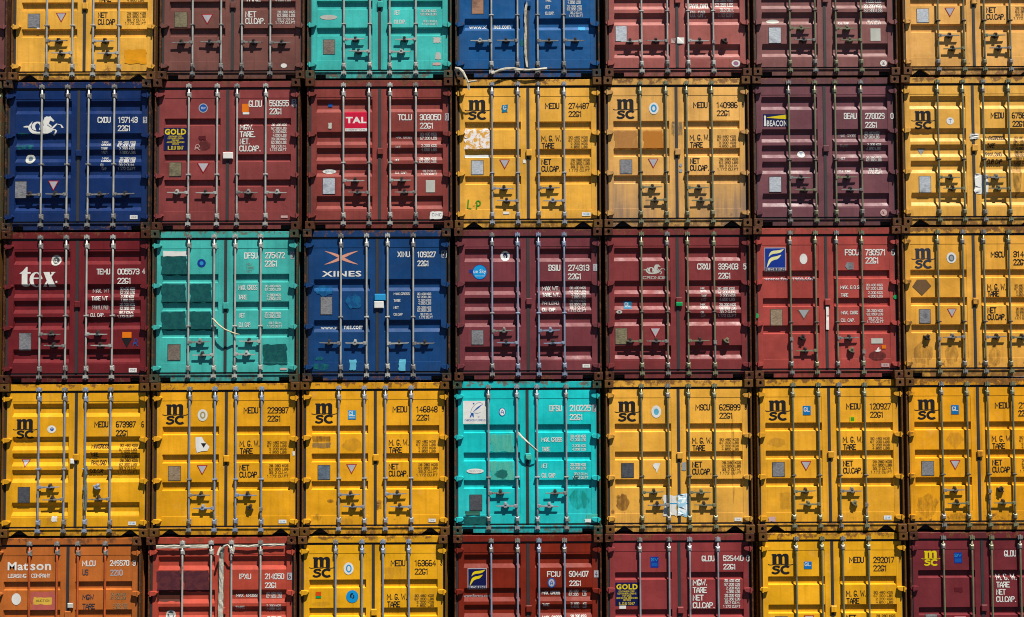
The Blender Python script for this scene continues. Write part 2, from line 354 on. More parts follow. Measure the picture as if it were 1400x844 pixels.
def sill_mesh(kind):
    top = .133; a, b = 1.065, .885
    def notch(sgn):
        if kind == 'rect': return [(.885, .02), (.885, .082), (1.058, .082), (1.058, .02)]
        return [(.755, .02), (.885, .112), (.915, .112), (1.035, .02)]
    L = [(-p[0], p[1]) for p in notch(1)][::-1]; Rr = notch(1)
    poly = [(-1.064, .02)] + L + Rr + [(1.064, .02), (1.064, top), (-1.064, top)]
    m = MB(); m.prism(poly, .075, .12); m.box(-1.064, 1.064, .060, .0745, .118, .131)
    return m.mesh('door_sill')
SILL = {'rect': sill_mesh('rect'), 'tri': sill_mesh('tri')}
def header_mesh():
    m = MB(); m.box(-1.064, 1.064, .072, .15, 2.367, 2.470, .004); return m.mesh('door_header')
HEAD = header_mesh()
def post_mesh(s):
    m = MB(); a, b = (1.1645, 1.192)
    x0, x1 = (a, b) if s > 0 else (-b, -a)
    m.box(x0, x1, .045, .16, .131, 2.359, .006); return m.mesh('corner_post')
POST = {1: post_mesh(1), -1: post_mesh(-1)}
def side_mesh(s):
    V = []; F_ = []; n = 44
    for i in range(n+1):
        y = .161 + i*(5.88/n); x = s*(1.19 - (.036 if (i//2) % 2 else 0)); V += [(x, y, .03), (x, y, 2.45)]
    for i in range(n): F_.append((2*i, 2*i+2, 2*i+3, 2*i+1))
    return mesh('side_wall', V, F_)
SIDE = {1: side_mesh(1), -1: side_mesh(-1)}
def box_mesh(name, *a):
    m = MB(); m.box(*a); return m.mesh(name)
ROOF = box_mesh('roof', -1.19, 1.19, .161, 6.04, 2.452, 2.47); FLOOR = box_mesh('underframe', -1.15, 1.15, .121, 6.04, .03, .129); REAR = box_mesh('rear_wall', -1.148, 1.148, 5.99, 6.04, .13, 2.45)

# ------------------------------------------------------------ lettering
TXT = {}
G = {'0':['A1 A5 B6 D6 E5 E1 D0 B0 A1'],'1':['a5 C6 C0'],'2':['A5 B6 D6 E5 E4 A0 E0'],'3':['A5 B6 D6 E5 E4 D3 B3','D3 E2 E1 D0 B0 A1'],'4':['D0 D6 A2 E2'],
 '5':['E6 A6 A3 B4 D4 E3 E1 D0 B0 A1'],'6':['D6 B6 A5 A1 B0 D0 E1 E2 D3 B3 A2'],'7':['A6 E6 B0'],'8':['f3 A4 A5 B6 D6 E5 E4 g3 f3 A2 A1 B0 D0 E1 E2 g3'],'9':['B0 D0 E1 E5 D6 B6 A5 A4 B3 D3 E4'],
 'A':['A0 A3 C6 E3 E0','A2 E2'],'B':['A3 A6 D6 E5 E4 D3 A3 A0 D0 E1 E2 D3'],'C':['E5 D6 B6 A5 A1 B0 D0 E1'],'D':['A0 A6 D6 E5 E1 D0 A0'],'E':['E6 A6 A0 E0','A3 D3'],'F':['E6 A6 A0','A3 D3'],
 'G':['E5 D6 B6 A5 A1 B0 D0 E1 E2 C2'],'H':['A0 A6','E0 E6','A3 E3'],'I':['C0 C6'],'J':['E6 E1 D0 B0 A1'],'K':['A0 A6','E6 A2','B3 E0'],'L':['A6 A0 E0'],'M':['A0 A6 C2 E6 E0'],'N':['A0 A6 E0 E6'],
 'O':['A1 A5 B6 D6 E5 E1 D0 B0 A1'],'P':['A0 A6 D6 E5 E4 D3 A3'],'Q':['A1 A5 B6 D6 E5 E1 D0 B0 A1','C2 E0'],'R':['A0 A6 D6 E5 E4 D3 A3','C3 E0'],'S':['E5 D6 B6 A5 A4 B3 D3 E2 E1 D0 B0 A1'],'T':['A6 E6','C6 C0'],
 'U':['A6 A1 B0 D0 E1 E6'],'V':['A6 C0 E6'],'W':['A6 b0 C4 d0 E6'],'X':['A6 E0','A0 E6'],'Y':['A6 C3 E6','C3 C0'],'Z':['A6 E6 A0 E0'],'.':['C0 c0'],',':['C0 b0']}
def strokes(s, rc, b):
    x0, z0, x1, z1 = rc; h = z1-z0; th = h*(.122+.028*b); adv = []; 
    for ch in s: adv.append(.5 if ch == ' ' else .45 if ch in '.,' else .35 if ch in 'I' else .75 if ch == '1' else 1.5 if ch in 'MW' else 1.)
    gap = .30; tot = sum(adv)+gap*(len(s)-1); ux = (x1-x0-th)/tot; V = []; Fc = []; cx = x0+th/2
    th = max(min(th, ux*.36), h*.05)
    for ch, a in zip(s, adv):
        for k, st in enumerate(G.get(ch, [])):
            P = []
            for p in st.split():
                c_, r_ = p[0], p[1]; gx = {'A':0,'B':.25,'C':.5,'D':.75,'E':1,'a':.0,'b':.2,'c':.5,'d':.8,'f':.32,'g':.68}[c_]
                if ch in 'I.,': gx = .5
                gy = float(r_)/6
                P.append((cx+gx*a*ux, z0+th/2+gy*(h-th)))
            if ch in '.,': P = [(cx+.5*a*ux, z0), (cx+.5*a*ux, z0+th*1.1)]
            n = len(P); L = []; Rr = []; closed = P[0] == P[-1] and n > 2
            for i, p in enumerate(P):
                p = Vector(p); pa = Vector(P[i-1]) if i > 0 else (Vector(P[-2]) if closed else None); pb = Vector(P[i+1]) if i < n-1 else (Vector(P[1]) if closed else None)
                d1 = (p-pa).normalized() if pa is not None else None; d2 = (pb-p).normalized() if pb is not None else None
                if d1 is None: d1 = d2
                if d2 is None: d2 = d1
                t = (d1+d2); t = t.normalized() if t.length > .2 else d1; nn = Vector((-t.y, t.x)); m_ = min(1.6, 1/max(.3, t.dot(d1)))
                ext = Vector((0, 0))
                if not closed and ch not in '.,': ext = d1*(-th*.5) if i == 0 else d1*(th*.5) if i == n-1 else ext
                L.append(p+ext+nn*th/2*m_); Rr.append(p+ext-nn*th/2*m_)
            b0 = len(V); V += [(q.x, q.y, k) for q in L+Rr]; Fc += [(b0+i, b0+i+1, b0+n+i+1, b0+n+i) for i in range(n-1)]
        cx += (a+gap)*ux
    return V, Fc
def isblock(s, b): return b < 1.45 and all(c in G or c == ' ' for c in s)
def want(s, b):
    TXT.setdefault((s, round(b, 1)), None)
def make_texts():
    tmp = {}
    for (s, b) in TXT:
        c = bpy.data.curves.new('lettering', 'FONT'); c.body = s; c.resolution_u = 2; c.size = 1; c.offset = .012*b; c.space_character = 1.0+.035*b
        o = bpy.data.objects.new('lettering', c); COL.objects.link(o); tmp[(s, b)] = o
    dg = bpy.context.evaluated_depsgraph_get(); dg.update()
    for k, o in tmp.items():
        me = o.evaluated_get(dg).to_mesh()
        V = [v.co.copy() for v in me.vertices]; Fc = [tuple(p.vertices) for p in me.polygons]; o.evaluated_get(dg).to_mesh_clear()
        if not V: TXT[k] = ([], []); continue
        x0 = min(v.x for v in V); x1 = max(v.x for v in V); y0 = min(v.y for v in V); y1 = max(v.y for v in V)
        TXT[k] = ([((v.x-x0)/max(1e-6, x1-x0), (v.y-y0)/max(1e-6, y1-y0)) for v in V], Fc)
    for k, o in tmp.items():
        c = o.data; bpy.data.objects.remove(o); bpy.data.curves.remove(c)

# ---- emblem polygons in a unit box (x right, y up)
def ribbon(P, W):
    L = []; Rr = []; n = len(P)
    for i, p in enumerate(P):
        a = Vector(P[max(0, i-1)]); b = Vector(P[min(n-1, i+1)]); d = (b-a).normalized(); nn = Vector((-d.y, d.x))
        w_ = W[i] if isinstance(W, (list, tuple)) else W
        L.append(tuple(Vector(p)+nn*w_/2)); Rr.append(tuple(Vector(p)-nn*w_/2))
    return [('q', L, Rr)]
def arc(cx, cy, rx, ry, a0, a1, n=14):
    return [(cx+rx*math.cos(math.radians(a0+(a1-a0)*i/n)), cy+ry*math.sin(math.radians(a0+(a1-a0)*i/n))) for i in range(n+1)]
def smooth(P, k=4):
    o = []
    for i in range(len(P)-1):
        p0 = Vector(P[max(0, i-1)]); p1 = Vector(P[i]); p2 = Vector(P[i+1]); p3 = Vector(P[min(len(P)-1, i+2)])
        for j in range(k):
            t = j/k; o.append(tuple(.5*((2*p1)+(p2-p0)*t+(2*p0-5*p1+4*p2-p3)*t*t+(3*p1-p0-3*p2+p3)*t**3)))
    return o+[P[-1]]
def emblem(kind):
    if kind == 'msc':
        m_ = [(0,60),(26,60),(27,55),(34,60),(43,62),(52,60),(58,54),(65,60),(75,62),(85,61),(92,56),(95,48),(95,0),(72,0),(72,40),(70,46),(66,48),(62,45),(60,40),(60,0),(38,0),(38,40),(36,46),(32,48),(29,45),(27,40),(27,0),(4,0),(4,52),(0,52)]
        q = lambda x, y: (.15+.007*x+.0, .50+y*.0079)
        out = [[q(*p) for p in m_]]
        out += ribbon(smooth([(0,.50),(.08,.462),(.2,.472),(.33,.492),(.48,.462),(.62,.492),(.78,.470),(.9,.462),(1.0,.50)], 3), [.012]+[.034]*23+[.012])
        S = smooth([(.455,.335),(.40,.385),(.31,.395),(.235,.365),(.215,.315),(.27,.265),(.37,.235),(.425,.185),(.40,.115),(.31,.070),(.22,.080),(.155,.13)], 3)
        out += ribbon(S, [.075]+[.092]*(len(S)-2)+[.075])
        out += ribbon(arc(.70,.235,.165,.165,42,318,20), [.10]+[.105]*19+[.10])
        return out
    if kind == 'tex':
        out = [[(.0,.66),(.10,.80),(.19,1.0),(.225,1.0),(.225,.74),(.31,.74),(.31,.66),(.225,.66),(.225,.16),(.26,.12),(.305,.17),(.30,.10),(.25,.03),(.17,.0),(.10,.03),(.07,.10),(.07,.66)]]
        out += [('q', arc(.46,.36,.175,.38,4,330,22)[0:23], arc(.475,.36,.085,.32,4,318,22)[0:23])]
        out += [[(.375,.40),(.635,.40),(.635,.46),(.375,.46)]]
        out += [[(.66,.74),(.84,.74),(.83,.70),(.98,.10),(1.0,.0),(.80,.0),(.81,.06),(.68,.66)],[(.80,.44),(.89,.66),(.87,.74),(1.0,.74),(.96,.68),(.84,.40)],[(.64,.0),(.76,.0),(.74,.06),(.81,.30),(.78,.36),(.68,.08)]]
        out += [arc(1.02,.24,.03,.055,0,330,8)]
        return [[(x*.96, y) for x, y in p] if not (p and p[0] == 'q') else ('q', [(x*.96,y) for x,y in p[1]], [(x*.96,y) for x,y in p[2]]) for p in out]
    if kind == 'horse':
        out = ribbon(smooth([(.0,.42),(.07,.44),(.14,.42),(.19,.25),(.30,.12),(.45,.10),(.58,.16)], 3), [.02,.05,.07,.09,.09,.08,.07,.07,.08,.09,.11,.13,.14,.14,.15,.15,.16,.16,.17])
        out += [[(.12,.46),(.23,.72),(.20,.52),(.17,.42)]]
        out += ribbon(arc(.355,.45,.105,.21,-60,250,16), [.03]+[.085]*14+[.06,.02])
        out += [[(.46,.10),(.60,.07),(.72,.18),(.74,.34),(.66,.42),(.60,.50),(.60,.66),(.66,.80),(.58,.93),(.52,.86),(.49,.70),(.51,.50),(.47,.34)]]
        out += [[(.52,.90),(.58,.97),(.65,.95),(.67,1.0),(.70,.92),(.78,.74),(.755,.69),(.67,.76),(.64,.60),(.72,.46),(.70,.40),(.60,.55),(.55,.72)]]
        out += ribbon([(.68,.30),(.74,.38),(.84,.58),(.95,.52),(.99,.37)], [.08,.06,.045,.04,.05])
        out += ribbon([(.70,.26),(.80,.28),(.83,.22),(.80,.08),(.755,.0)], [.07,.05,.045,.04,.05])
        return out
    if kind == 'xmark':
        out = []
        for sx in (0, 1):
            for sy in (0, 1):
                P = smooth([(.02,.98),(.22,.82),(.38,.66),(.50,.51)], 4); P = [((1-x) if sx else x, (1-y) if sy else y) for x, y in P]
                out += ribbon(P, [.01,.035,.06,.085,.10,.12,.13,.14,.15,.155,.155,.14,.12][:len(P)])
        return out
    if kind == 'fwave':
        f_ = lambda P: smooth(P, 4)
        out = []
        up = f_([(.14,.60),(.22,.80),(.36,.90),(.55,.92),(.76,.95),(.97,1.0)]); lo = f_([(.15,.58),(.26,.68),(.42,.74),(.60,.76),(.80,.82),(.975,.985)])
        out += [('q', up, lo)]
        up = f_([(.03,.02),(.10,.28),(.18,.46),(.34,.56),(.54,.60),(.80,.68)]); lo = f_([(.06,.0),(.19,.20),(.28,.32),(.44,.40),(.64,.46),(.83,.67)])
        return out + [('q', up, lo)]
    if kind == 'beacon':
        return [[(.15,.70),(.99,.58),(.99,.96),(.15,.74)], [(.03,.04),(.13,.04),(.11,.66),(.12,.80),(.07,.92),(.03,.80),(.045,.66)]]
    if kind == 'dolphin':
        return ribbon(smooth([(.25,.30),(.35,.60),(.55,.85),(.80,.97),(.99,.85)], 3), .02) + ribbon(smooth([(.40,.35),(.60,.55),(.80,.72),(.98,.86)], 3), [.01,.03,.05,.08,.09,.09,.07,.05,.03,.01]) + \
            [[(.20,.0),(.30,.05),(.34,.18),(.40,.02),(.45,.03),(.44,.30),(.30,.32)], [(.38,.92),(.50,.95),(.46,.82)]] + ribbon(smooth([(.45,.32),(.65,.28),(.85,.34)], 3), .02) + ribbon([(.70,.12),(.72,.02),(.78,.10)], .02)
    if kind == 'lp':
        return ribbon([(.08,.98),(.02,.15),(.30,.05)], .11) + ribbon(arc(.50,.38,.04,.07,0,330,6), .03) + ribbon([(.70,.62),(.66,.0)], .10) + ribbon(arc(.79,.62,.16,.24,170,-150,12), .10)
    if kind == 'scribble':
        return ribbon(smooth([(.1,.05),(.25,.8),(.55,.95),(.8,.6),(.45,.45),(.2,.5)], 3), .09) + ribbon(smooth([(.45,.5),(.6,.15),(.9,.0)], 3), .09) + ribbon([(.05,.35),(.7,.3)], .07)
    if kind == 'odd': return [[(.0,.98),(.45,1.0),(.62,.72),(1.0,.38),(.86,.12),(.45,.10),(.12,.0),(.02,.3)]]
    if kind == 'odd2': return [[(.05,.80),(.35,1.0),(.98,.98),(.75,.5),(.5,.02),(.40,.40),(.22,.5)]]
    if kind == 'bird': return [[(.0,.2),(.3,.35),(.4,.7),(.6,1.0),(.75,.8),(.6,.5),(1.0,.45),(.8,.1),(.3,.0)]]
    if kind == 'bean': return ribbon(arc(.5,.5,.30,.34,60,240,10), .30) + ribbon(arc(.62,.44,.22,.32,-110,50,10), .22)
    if kind == 'box': return [[(0,0),(1,0),(1,.06),(0,.06)], [(0,.94),(1,.94),(1,1),(0,1)], [(0,.061),(.09,.061),(.09,.939),(0,.939)], [(.91,.061),(1,.061),(1,.939),(.91,.939)]]
def poly_to(V, Fc, rc, polys):
    x0, z0, x1, z1 = rc
    for pi, p in enumerate(polys):
        k = len(V)
        if p[0] == 'q':
            L, Rr = p[1], p[2]; n = len(L); V += [(x0+(x1-x0)*a[0], z0+(z1-z0)*a[1], pi) for a in L+Rr]
            Fc += [(k+i, k+i+1, k+n+i+1, k+n+i) for i in range(n-1)]
        else:
            V += [(x0+(x1-x0)*a[0], z0+(z1-z0)*a[1], pi) for a in p]
            Fc += [tuple(k+i for i in t) for t in tessellate_polygon([[Vector((a[0], a[1], 0)) for a in p]])]
def sheet(name, V, Fc, typ, parent, mat, off, thick=0):
    """lay a flat 2-D mesh on the pressed door surface, following its ribs"""
    bm = bmesh.new(); vs = [bm.verts.new((v[0], -(v[2] if len(v) > 2 else 0)*.00022, v[1])) for v in V]
    for f_ in Fc:
        try: bm.faces.new([vs[i] for i in f_])
        except ValueError: pass
    if not bm.faces: bm.free(); return None
    zl = min(v[1] for v in V); zh = max(v[1] for v in V); xl = min(v[0] for v in V); xh = max(v[0] for v in V)
    for z in BZ[typ]:
        if zl < z < zh: bmesh.ops.bisect_plane(bm, geom=bm.verts[:]+bm.edges[:]+bm.faces[:], plane_co=(0, 0, z), plane_no=(0, 0, 1), dist=1e-5)
    for x in BX:
        if xl < x < xh: bmesh.ops.bisect_plane(bm, geom=bm.verts[:]+bm.edges[:]+bm.faces[:], plane_co=(x, 0, 0), plane_no=(1, 0, 0), dist=1e-5)
    for f_ in bm.faces:
        f_.normal_update()
        if f_.normal.y > 0: f_.normal_flip()
    for v in bm.verts: v.co.y = yface(typ, v.co.x, v.co.z) - off + v.co.y
    if thick:
        r_ = bmesh.ops.extrude_face_region(bm, geom=bm.faces[:])
        for v in [e for e in r_['geom'] if isinstance(e, bmesh.types.BMVert)]: v.co.y -= thick
    me = bpy.data.meshes.new(name); bm.to_mesh(me); bm.free(); me.materials.append(mat)
    o = bpy.data.objects.new(name, me); COL.objects.link(o); o.parent = parent; return o
def shape(kind, rc, rnd):
    x0, z0, x1, z1 = rc; cx, cz = (x0+x1)/2, (z0+z1)/2; a, b = (x1-x0)/2, (z1-z0)/2
    if kind in ('rect', 'plate', 'seal'): return [(x0,z0),(x1,z0),(x1,z1),(x0,z1)]
    if kind == 'ellipse': return [(cx+a*math.cos(t*math.pi/12), cz+b*math.sin(t*math.pi/12)) for t in range(24)]
    if kind == 'tri': return [(x0,z1),(cx,z0),(x1,z1)]
    if kind == 'diamond': return [(x0,cz+b*.15),(cx,z0),(x1,cz+b*.2),(cx+a*.45,z1),(cx-a*.5,z1)] 
    if kind == 'shield': return [(x0,cz),(x0+a*.6,z0),(x1,z0+b*.2),(x1,z1-b*.1),(x0+a*.5,z1)]
    if kind == 'blob': return [(cx+a*math.cos(t*math.pi/9)*rnd.uniform(.7,1.05), cz+b*math.sin(t*math.pi/9)*rnd.uniform(.7,1.05)) for t in range(18)]
    if kind == 'scrap':
        P = []
        for (p, q) in (((x0,z0),(x1,z0)),((x1,z0),(x1,z1)),((x1,z1),(x0,z1)),((x0,z1),(x0,z0))):
            for k in range(5):
                t = k/5; j = .16*min(a, b)
                P.append((p[0]+(q[0]-p[0])*t+rnd.uniform(-j, j), p[1]+(q[1]-p[1])*t+rnd.uniform(-j, j)))
        return P
def fill(P):
    return [tuple(t) for t in tessellate_polygon([[Vector((x, z, 0)) for x, z in P]])]

# ------------------------------------------------------------ the containers, read off the photograph: row, column, x, door type, ...
DATA = [
(1,0,-9.471,'B',(117,70,68),'maroon container at the far left edge of the photo,top row',[('L',0.62,0),('L',0.62,0),('R',0.62,0),('R',0.62,0)],'rect','grey',[-0.555,-0.135,0.195,0.615],0.3,0.0,[]),
(1,1,-7.021,'A',(230,169,66),'yellow container with an orange patch low on its right door,top row',[('R',0.66,0),('L',0.454,0),('R',0.66,0),('L',0.454,0)],'tri','light',[-0.606,-0.182,0.158,0.582],0.5,0.0,[['text','MEDU',[0.281,1.982,0.52,2.083],'black',0.6],['text','M. G. W.',[0.218,1.443,0.551,1.54],'black',0.8],['text','TARE',[0.224,1.325,0.436,1.419],'black',0.8],['text','NET',[0.218,1.057,0.38,1.15],'black',0.8],['text','CU.CAP.',[0.218,0.941,0.538,1.036],'black',0.8],['lines',['30.480 KGS','67.200 LBS','2.200 KGS','4.850 LBS'],[0.669,1.323,0.986,1.535],'blackfade',0.8],['lines',['28.280 KGS','62.350 LBS','33.2 CU.M.','1.172 CU.FT'],[0.669,0.936,1.017,1.16],'blackfade',0.8],['plate','data_plate',[-0.941,0.892,-0.735,1.131],'plate'],['tri','warning_sticker',[-0.475,0.983,-0.3,1.144],'wtri'],['rect','paint_patch',[0.668,0.282,1.033,0.529],'orangepatch'],['rect','sticker',[-0.788,0.872,-0.743,0.964],'white']]),
(1,2,-4.572,'A',(118,75,68),'brown container with white NET CU.CAP. lettering and an oval label,top row',[('L',0.62,0),('L',0.62,0),('R',0.62,0),('R',0.62,0)],'rect','light',[-0.646,-0.179,0.165,0.633],0.35,0.0,[['text','TARE',[0.21,1.313,0.465,1.41],'white',1],['text','NET',[0.211,1.048,0.394,1.152],'white',1],['text','CU.CAP.',[0.212,0.937,0.547,1.038],'white',1],['lines',['2.200 KGS','4.850 LBS'],[0.708,1.304,0.963,1.408],'white',0.8],['lines',['28.280 KGS','62.350 LBS','33.2 CU.M.','1.172 CU.FT'],[0.709,0.928,1.037,1.165],'white',0.8],['plate','data_plate',[-0.962,0.887,-0.742,1.145],'plateolive'],['tri','warning_sticker',[-0.519,0.933,-0.318,1.107],'wtri'],['ellipse','sticker',[0.803,0.202,0.905,0.276],'white']]),
(1,3,-2.138,'A',(66,182,170),'turquoise container in the top row beside the dark blue one',[('R',0.66,0),('L',0.454,0),('R',0.454,0),('L',0.66,0)],'rect','light',[-0.585,-0.157,0.173,0.605],0.35,0.0,[['text','NET',[0.237,1.079,0.339,1.156],'white',0.5],['text','CU.CAP.',[0.237,0.931,0.44,0.998],'white',0.5],['lines',['28.280 KGS','62.350 LBS'],[0.68,1.062,0.942,1.173],'white',0.8],['lines',['33.2 CU.M.','1.172 CU.FT'],[0.702,0.9,0.964,0.996],'white',0.8],['plate','data_plate',[-0.936,0.422,-0.736,0.672],'platebrown'],['ellipse','sticker',[-0.985,1.002,-0.701,1.084],'offwhite'],['scrap','paper_remnant',[0.891,0.609,1.007,0.702],'offwhite'],['scrap','paper_remnant',[0.926,0.334,1.013,0.445],'offwhite'],['scrap','paper_remnant',[0.879,0.232,1.013,0.276],'pinkish']]),
(1,4,0.309,'C',(0,84,136),'dented dark blue container with white tape over its sill,top row',[('L',0.62,0),('L',0.62,0),('R',0.62,0),('R',0.62,0)],'rect','light',[-0.595,-0.163,0.17,0.602],0.45,0.0,[['plate','data_plate',[-0.922,1.08,-0.719,1.43],'tan'],['text','TARE',[0.3,1.285,0.402,1.337],'white',0.4],['text','NET',[0.3,1.168,0.38,1.223],'white',0.4],['text','CU.CAP.',[0.299,1.064,0.452,1.116],'white',0.4],['lines',['2.200 KGS','4.850 LBS'],[0.672,1.239,0.889,1.351],'white',0.8],['lines',['28.280 KGS','62.350 LBS'],[0.66,1.129,0.907,1.225],'white',0.8],['lines',['33.2 CU.M.','1.172 CU.FT'],[0.692,1.018,0.924,1.122],'white',0.8],['text','www.xi',[-0.967,0.841,-0.669,0.9],'white',0.5],['text','nes.com',[-0.553,0.839,-0.277,0.899],'white',0.5],['scrap','paper_remnant',[0.843,0.798,0.959,0.871],'skyblue'],['blob','paint_patch',[-0.132,0.526,-0.053,0.655],'tealpatch']]),
(1,5,2.79,'B',(159,88,81),'salmon red container with a white round sticker low right,top row',[('L',0.6,0),('L',0.6,0),('R',0.6,0),('R',0.6,1)],'rect','light',[-0.592,-0.167,0.178,0.595],0.3,0.0,[['text','PAYLOAD',[0.217,1.16,0.525,1.246],'white',1],['text','CU. CAP.',[0.222,1.02,0.494,1.117],'white',1],['lines',['28.280 KGS','62.350 LBS'],[0.644,1.181,0.944,1.351],'white',0.8],['lines',['33.2 CU.M.','1.172 CU.FT'],[0.689,1.011,0.949,1.167],'white',0.8],['plate','data_plate',[-1.024,0.606,-0.827,0.872],'platelight'],['rect','paper_remnant',[-0.099,0.574,-0.027,0.655],'pinkish'],['rect','paper_remnant',[-0.001,0.566,0.118,0.669],'white'],['ellipse','sticker',[0.897,0.177,1.041,0.288],'white'],['ellipse','sticker',[0.925,0.196,1.012,0.269],'palepurple']]),
(1,6,5.237,'B',(131,84,81),'dusky maroon container with two white squares on its doors,top row',[('R',0.8,0),('L',0.6,0),('R',0.8,0),('L',0.6,0)],'rect','olive',[-0.588,-0.171,0.174,0.592],0.3,0.0,[['lines',['4.850 LBS','28.280 KGS','62.350 LBS'],[0.667,1.063,0.965,1.322],'white',0.8],['lines',['33.2 CU.M.','1.172 CU.FT'],[0.697,0.865,0.947,0.969],'white',0.8],['text','CU. CAP.',[0.234,0.874,0.43,0.919],'white',0.4],['ellipse','sticker',[-0.959,0.897,-0.742,0.971],'offwhite'],['plate','data_plate',[-0.932,0.562,-0.721,0.832],'platelight'],['rect','sticker',[0.76,0.596,0.927,0.807],'offwhite'],['ellipse','sticker',[0.911,0.17,1.021,0.273],'white'],['text','SG',[0.936,0.192,0.993,0.248],'maroon',0.4]]),
(1,7,7.709,'A',(226,167,88),'pale yellow container at the right end of the top row',[('R',0.66,0),('L',0.454,0),('R',0.66,0),('L',0.454,0)],'tri','olive',[-0.606,-0.177,0.16,0.589],0.5,0.0,[['text','MEDU',[0.281,1.982,0.52,2.083],'black',0.6],['text','M. G. W.',[0.218,1.443,0.551,1.54],'black',0.8],['text','TARE',[0.224,1.325,0.436,1.419],'black',0.8],['text','NET',[0.218,1.057,0.38,1.15],'black',0.8],['text','CU.CAP.',[0.218,0.941,0.538,1.036],'black',0.8],['lines',['30.480 KGS','67.200 LBS','2.200 KGS','4.850 LBS'],[0.669,1.323,0.986,1.535],'blackfade',0.8],['lines',['28.280 KGS','62.350 LBS','33.2 CU.M.','1.172 CU.FT'],[0.669,0.936,1.017,1.16],'blackfade',0.8],['plate','data_plate',[-0.941,0.892,-0.735,1.131],'platelight'],['tri','warning_sticker',[-0.475,0.983,-0.3,1.144],'wtri']]),
(2,0,-9.548,'A',(150,190,150),'pale green container at the far left edge,second row',[('R',0.66,0),('L',0.454,0),('R',0.66,0),('L',0.454,0)],'rect','light',[-0.555,-0.135,0.195,0.615],0.3,0.0,[]),
(2,1,-7.098,'B',(0,48,94),'navy container numbered 197143 with a white horse emblem',[('L',0.605,0),('L',0.605,0),('R',0.605,0),('R',0.605,0)],'rect','light',[-0.594,-0.172,0.173,0.595],0.15,0.0,[['logo','horse',[-0.912,1.595,-0.258,1.915],'white'],['text','CXDU',[0.308,1.795,0.525,1.894],'white',1],['text','197143',[0.65,1.793,0.972,1.893],'white',1],['rect','lettering',[1.059,1.786,1.126,1.891],'palebox'],['text','9',[1.071,1.799,1.113,1.882],'navy',1],['text','22G1',[0.642,1.654,0.86,1.753],'white',1],['lines',['MAX.','GROSS'],[0.371,1.412,0.523,1.507],'white',0.8],['text','TARE',[0.372,1.346,0.483,1.39],'white',0.4],['text','NET',[0.373,1.292,0.474,1.33],'white',0.4],['lines',['MAX.','CARGO'],[0.374,1.14,0.532,1.239],'white',0.8],['text','CU.',[0.366,1.074,0.423,1.119],'white',0.4],['text','CAP',[0.376,1.017,0.455,1.059],'white',0.4],['lines',['30.480 KGS','67.200 LBS','2.200 KGS','4.850 LBS'],[0.638,1.277,0.929,1.506],'white',0.8],['lines',['28.280 KGS','62.350 LBS','33.2 CU.M.','1.172 CU.FT'],[0.641,1.009,0.932,1.238],'white',0.8],['ellipse','sticker',[-0.882,1.12,-0.723,1.282],'offwhite'],['ellipse','sticker',[-0.837,1.164,-0.761,1.247],'greyblue'],['plate','data_plate',[-1.039,0.546,-0.841,0.831],'plate'],['tri','warning_sticker',[-0.493,0.67,-0.316,0.838],'wtri'],['scrap','paint_patch',[-0.996,1.595,-0.823,1.63],'tealpatch'],['scrap','paint_patch',[-1.016,1.36,-0.742,1.44],'tealpatch'],['rect','sticker',[0.86,0.198,0.986,0.262],'white'],['text','CIMC',[0.886,0.214,0.967,0.243],'navy',0.6]]),
(2,2,-4.641,'G',(133,63,62),'brick red container numbered 568655 with a navy and yellow panel',[('L',0.62,0),('L',0.62,0),('R',0.62,0),('R',0.62,0)],'rect','light',[-0.634,-0.164,0.165,0.635],0.25,0.0,[['ellipse','sticker',[-0.481,1.952,-0.332,2.105],'palebox'],['ellipse','sticker',[-0.468,1.965,-0.345,2.092],'midblue'],['text','TUV',[-0.446,2.009,-0.367,2.047],'white',0.4],['rect','sticker',[0.233,1.959,0.347,2.096],'orange'],['rect','sticker',[0.247,1.921,0.354,1.956],'white'],['text','GLDU',[0.343,2.043,0.564,2.152],'white',1.2],['text','568655',[0.683,2.051,1.008,2.154],'white',1.2],['rect','lettering',[1.054,2.048,1.13,2.168],'palebox'],['text','3',[1.067,2.06,1.118,2.156],'darkred',1],['text','22G1',[0.684,1.918,0.901,2.021],'white',1.2],['rect','owner_sign',[-1.053,1.329,-0.67,1.701],'navysign'],['text','GOLD',[-1.037,1.586,-0.685,1.685],'signyellow',3],['lines',['CONTAINER CORP.','CONTAINER LEASING','FOR SALE','AND RENTAL BRANCHES','OFFICES'],[-1.002,1.415,-0.712,1.574],'signyellow',0.8],['text','IL.D.U 1847',[-0.988,1.339,-0.727,1.4],'signyellow',0.4],['text','MGW.',[0.198,1.664,0.427,1.76],'white',1.4],['text','TARE.',[0.198,1.54,0.466,1.639],'white',1.4],['text','NET.',[0.199,1.423,0.372,1.519],'white',1.4],['text','CU.CAP.',[0.193,1.305,0.552,1.402],'white',1.4],['lines',['30.480 KGS','67.200 LBS','2.200 KGS','4.850 LBS','28.280 KGS','62.350 LBS','33.2 CU.M.','1.172 CU.FT'],[0.694,1.3,0.97,1.777],'white',0.8],['plate','data_plate',[-0.961,0.894,-0.755,1.131],'plateolive'],['tri','warning_sticker',[-0.505,0.942,-0.291,1.123],'wtri'],['seal','seal',[-0.067,1.178,0.097,1.286],'white'],['rect','sticker',[0.883,0.202,0.996,0.241],'pinkish'],['rect','paint_patch',[-0.477,1.505,-0.36,1.566],'darkred'],['blob','stain',[0.197,0.456,0.471,0.71],'grime'],['blob','stain',[-0.508,1.312,-0.271,1.503],'dpatch'],['logo','scribble',[-0.548,1.328,-0.435,1.427],'pinkish']]),
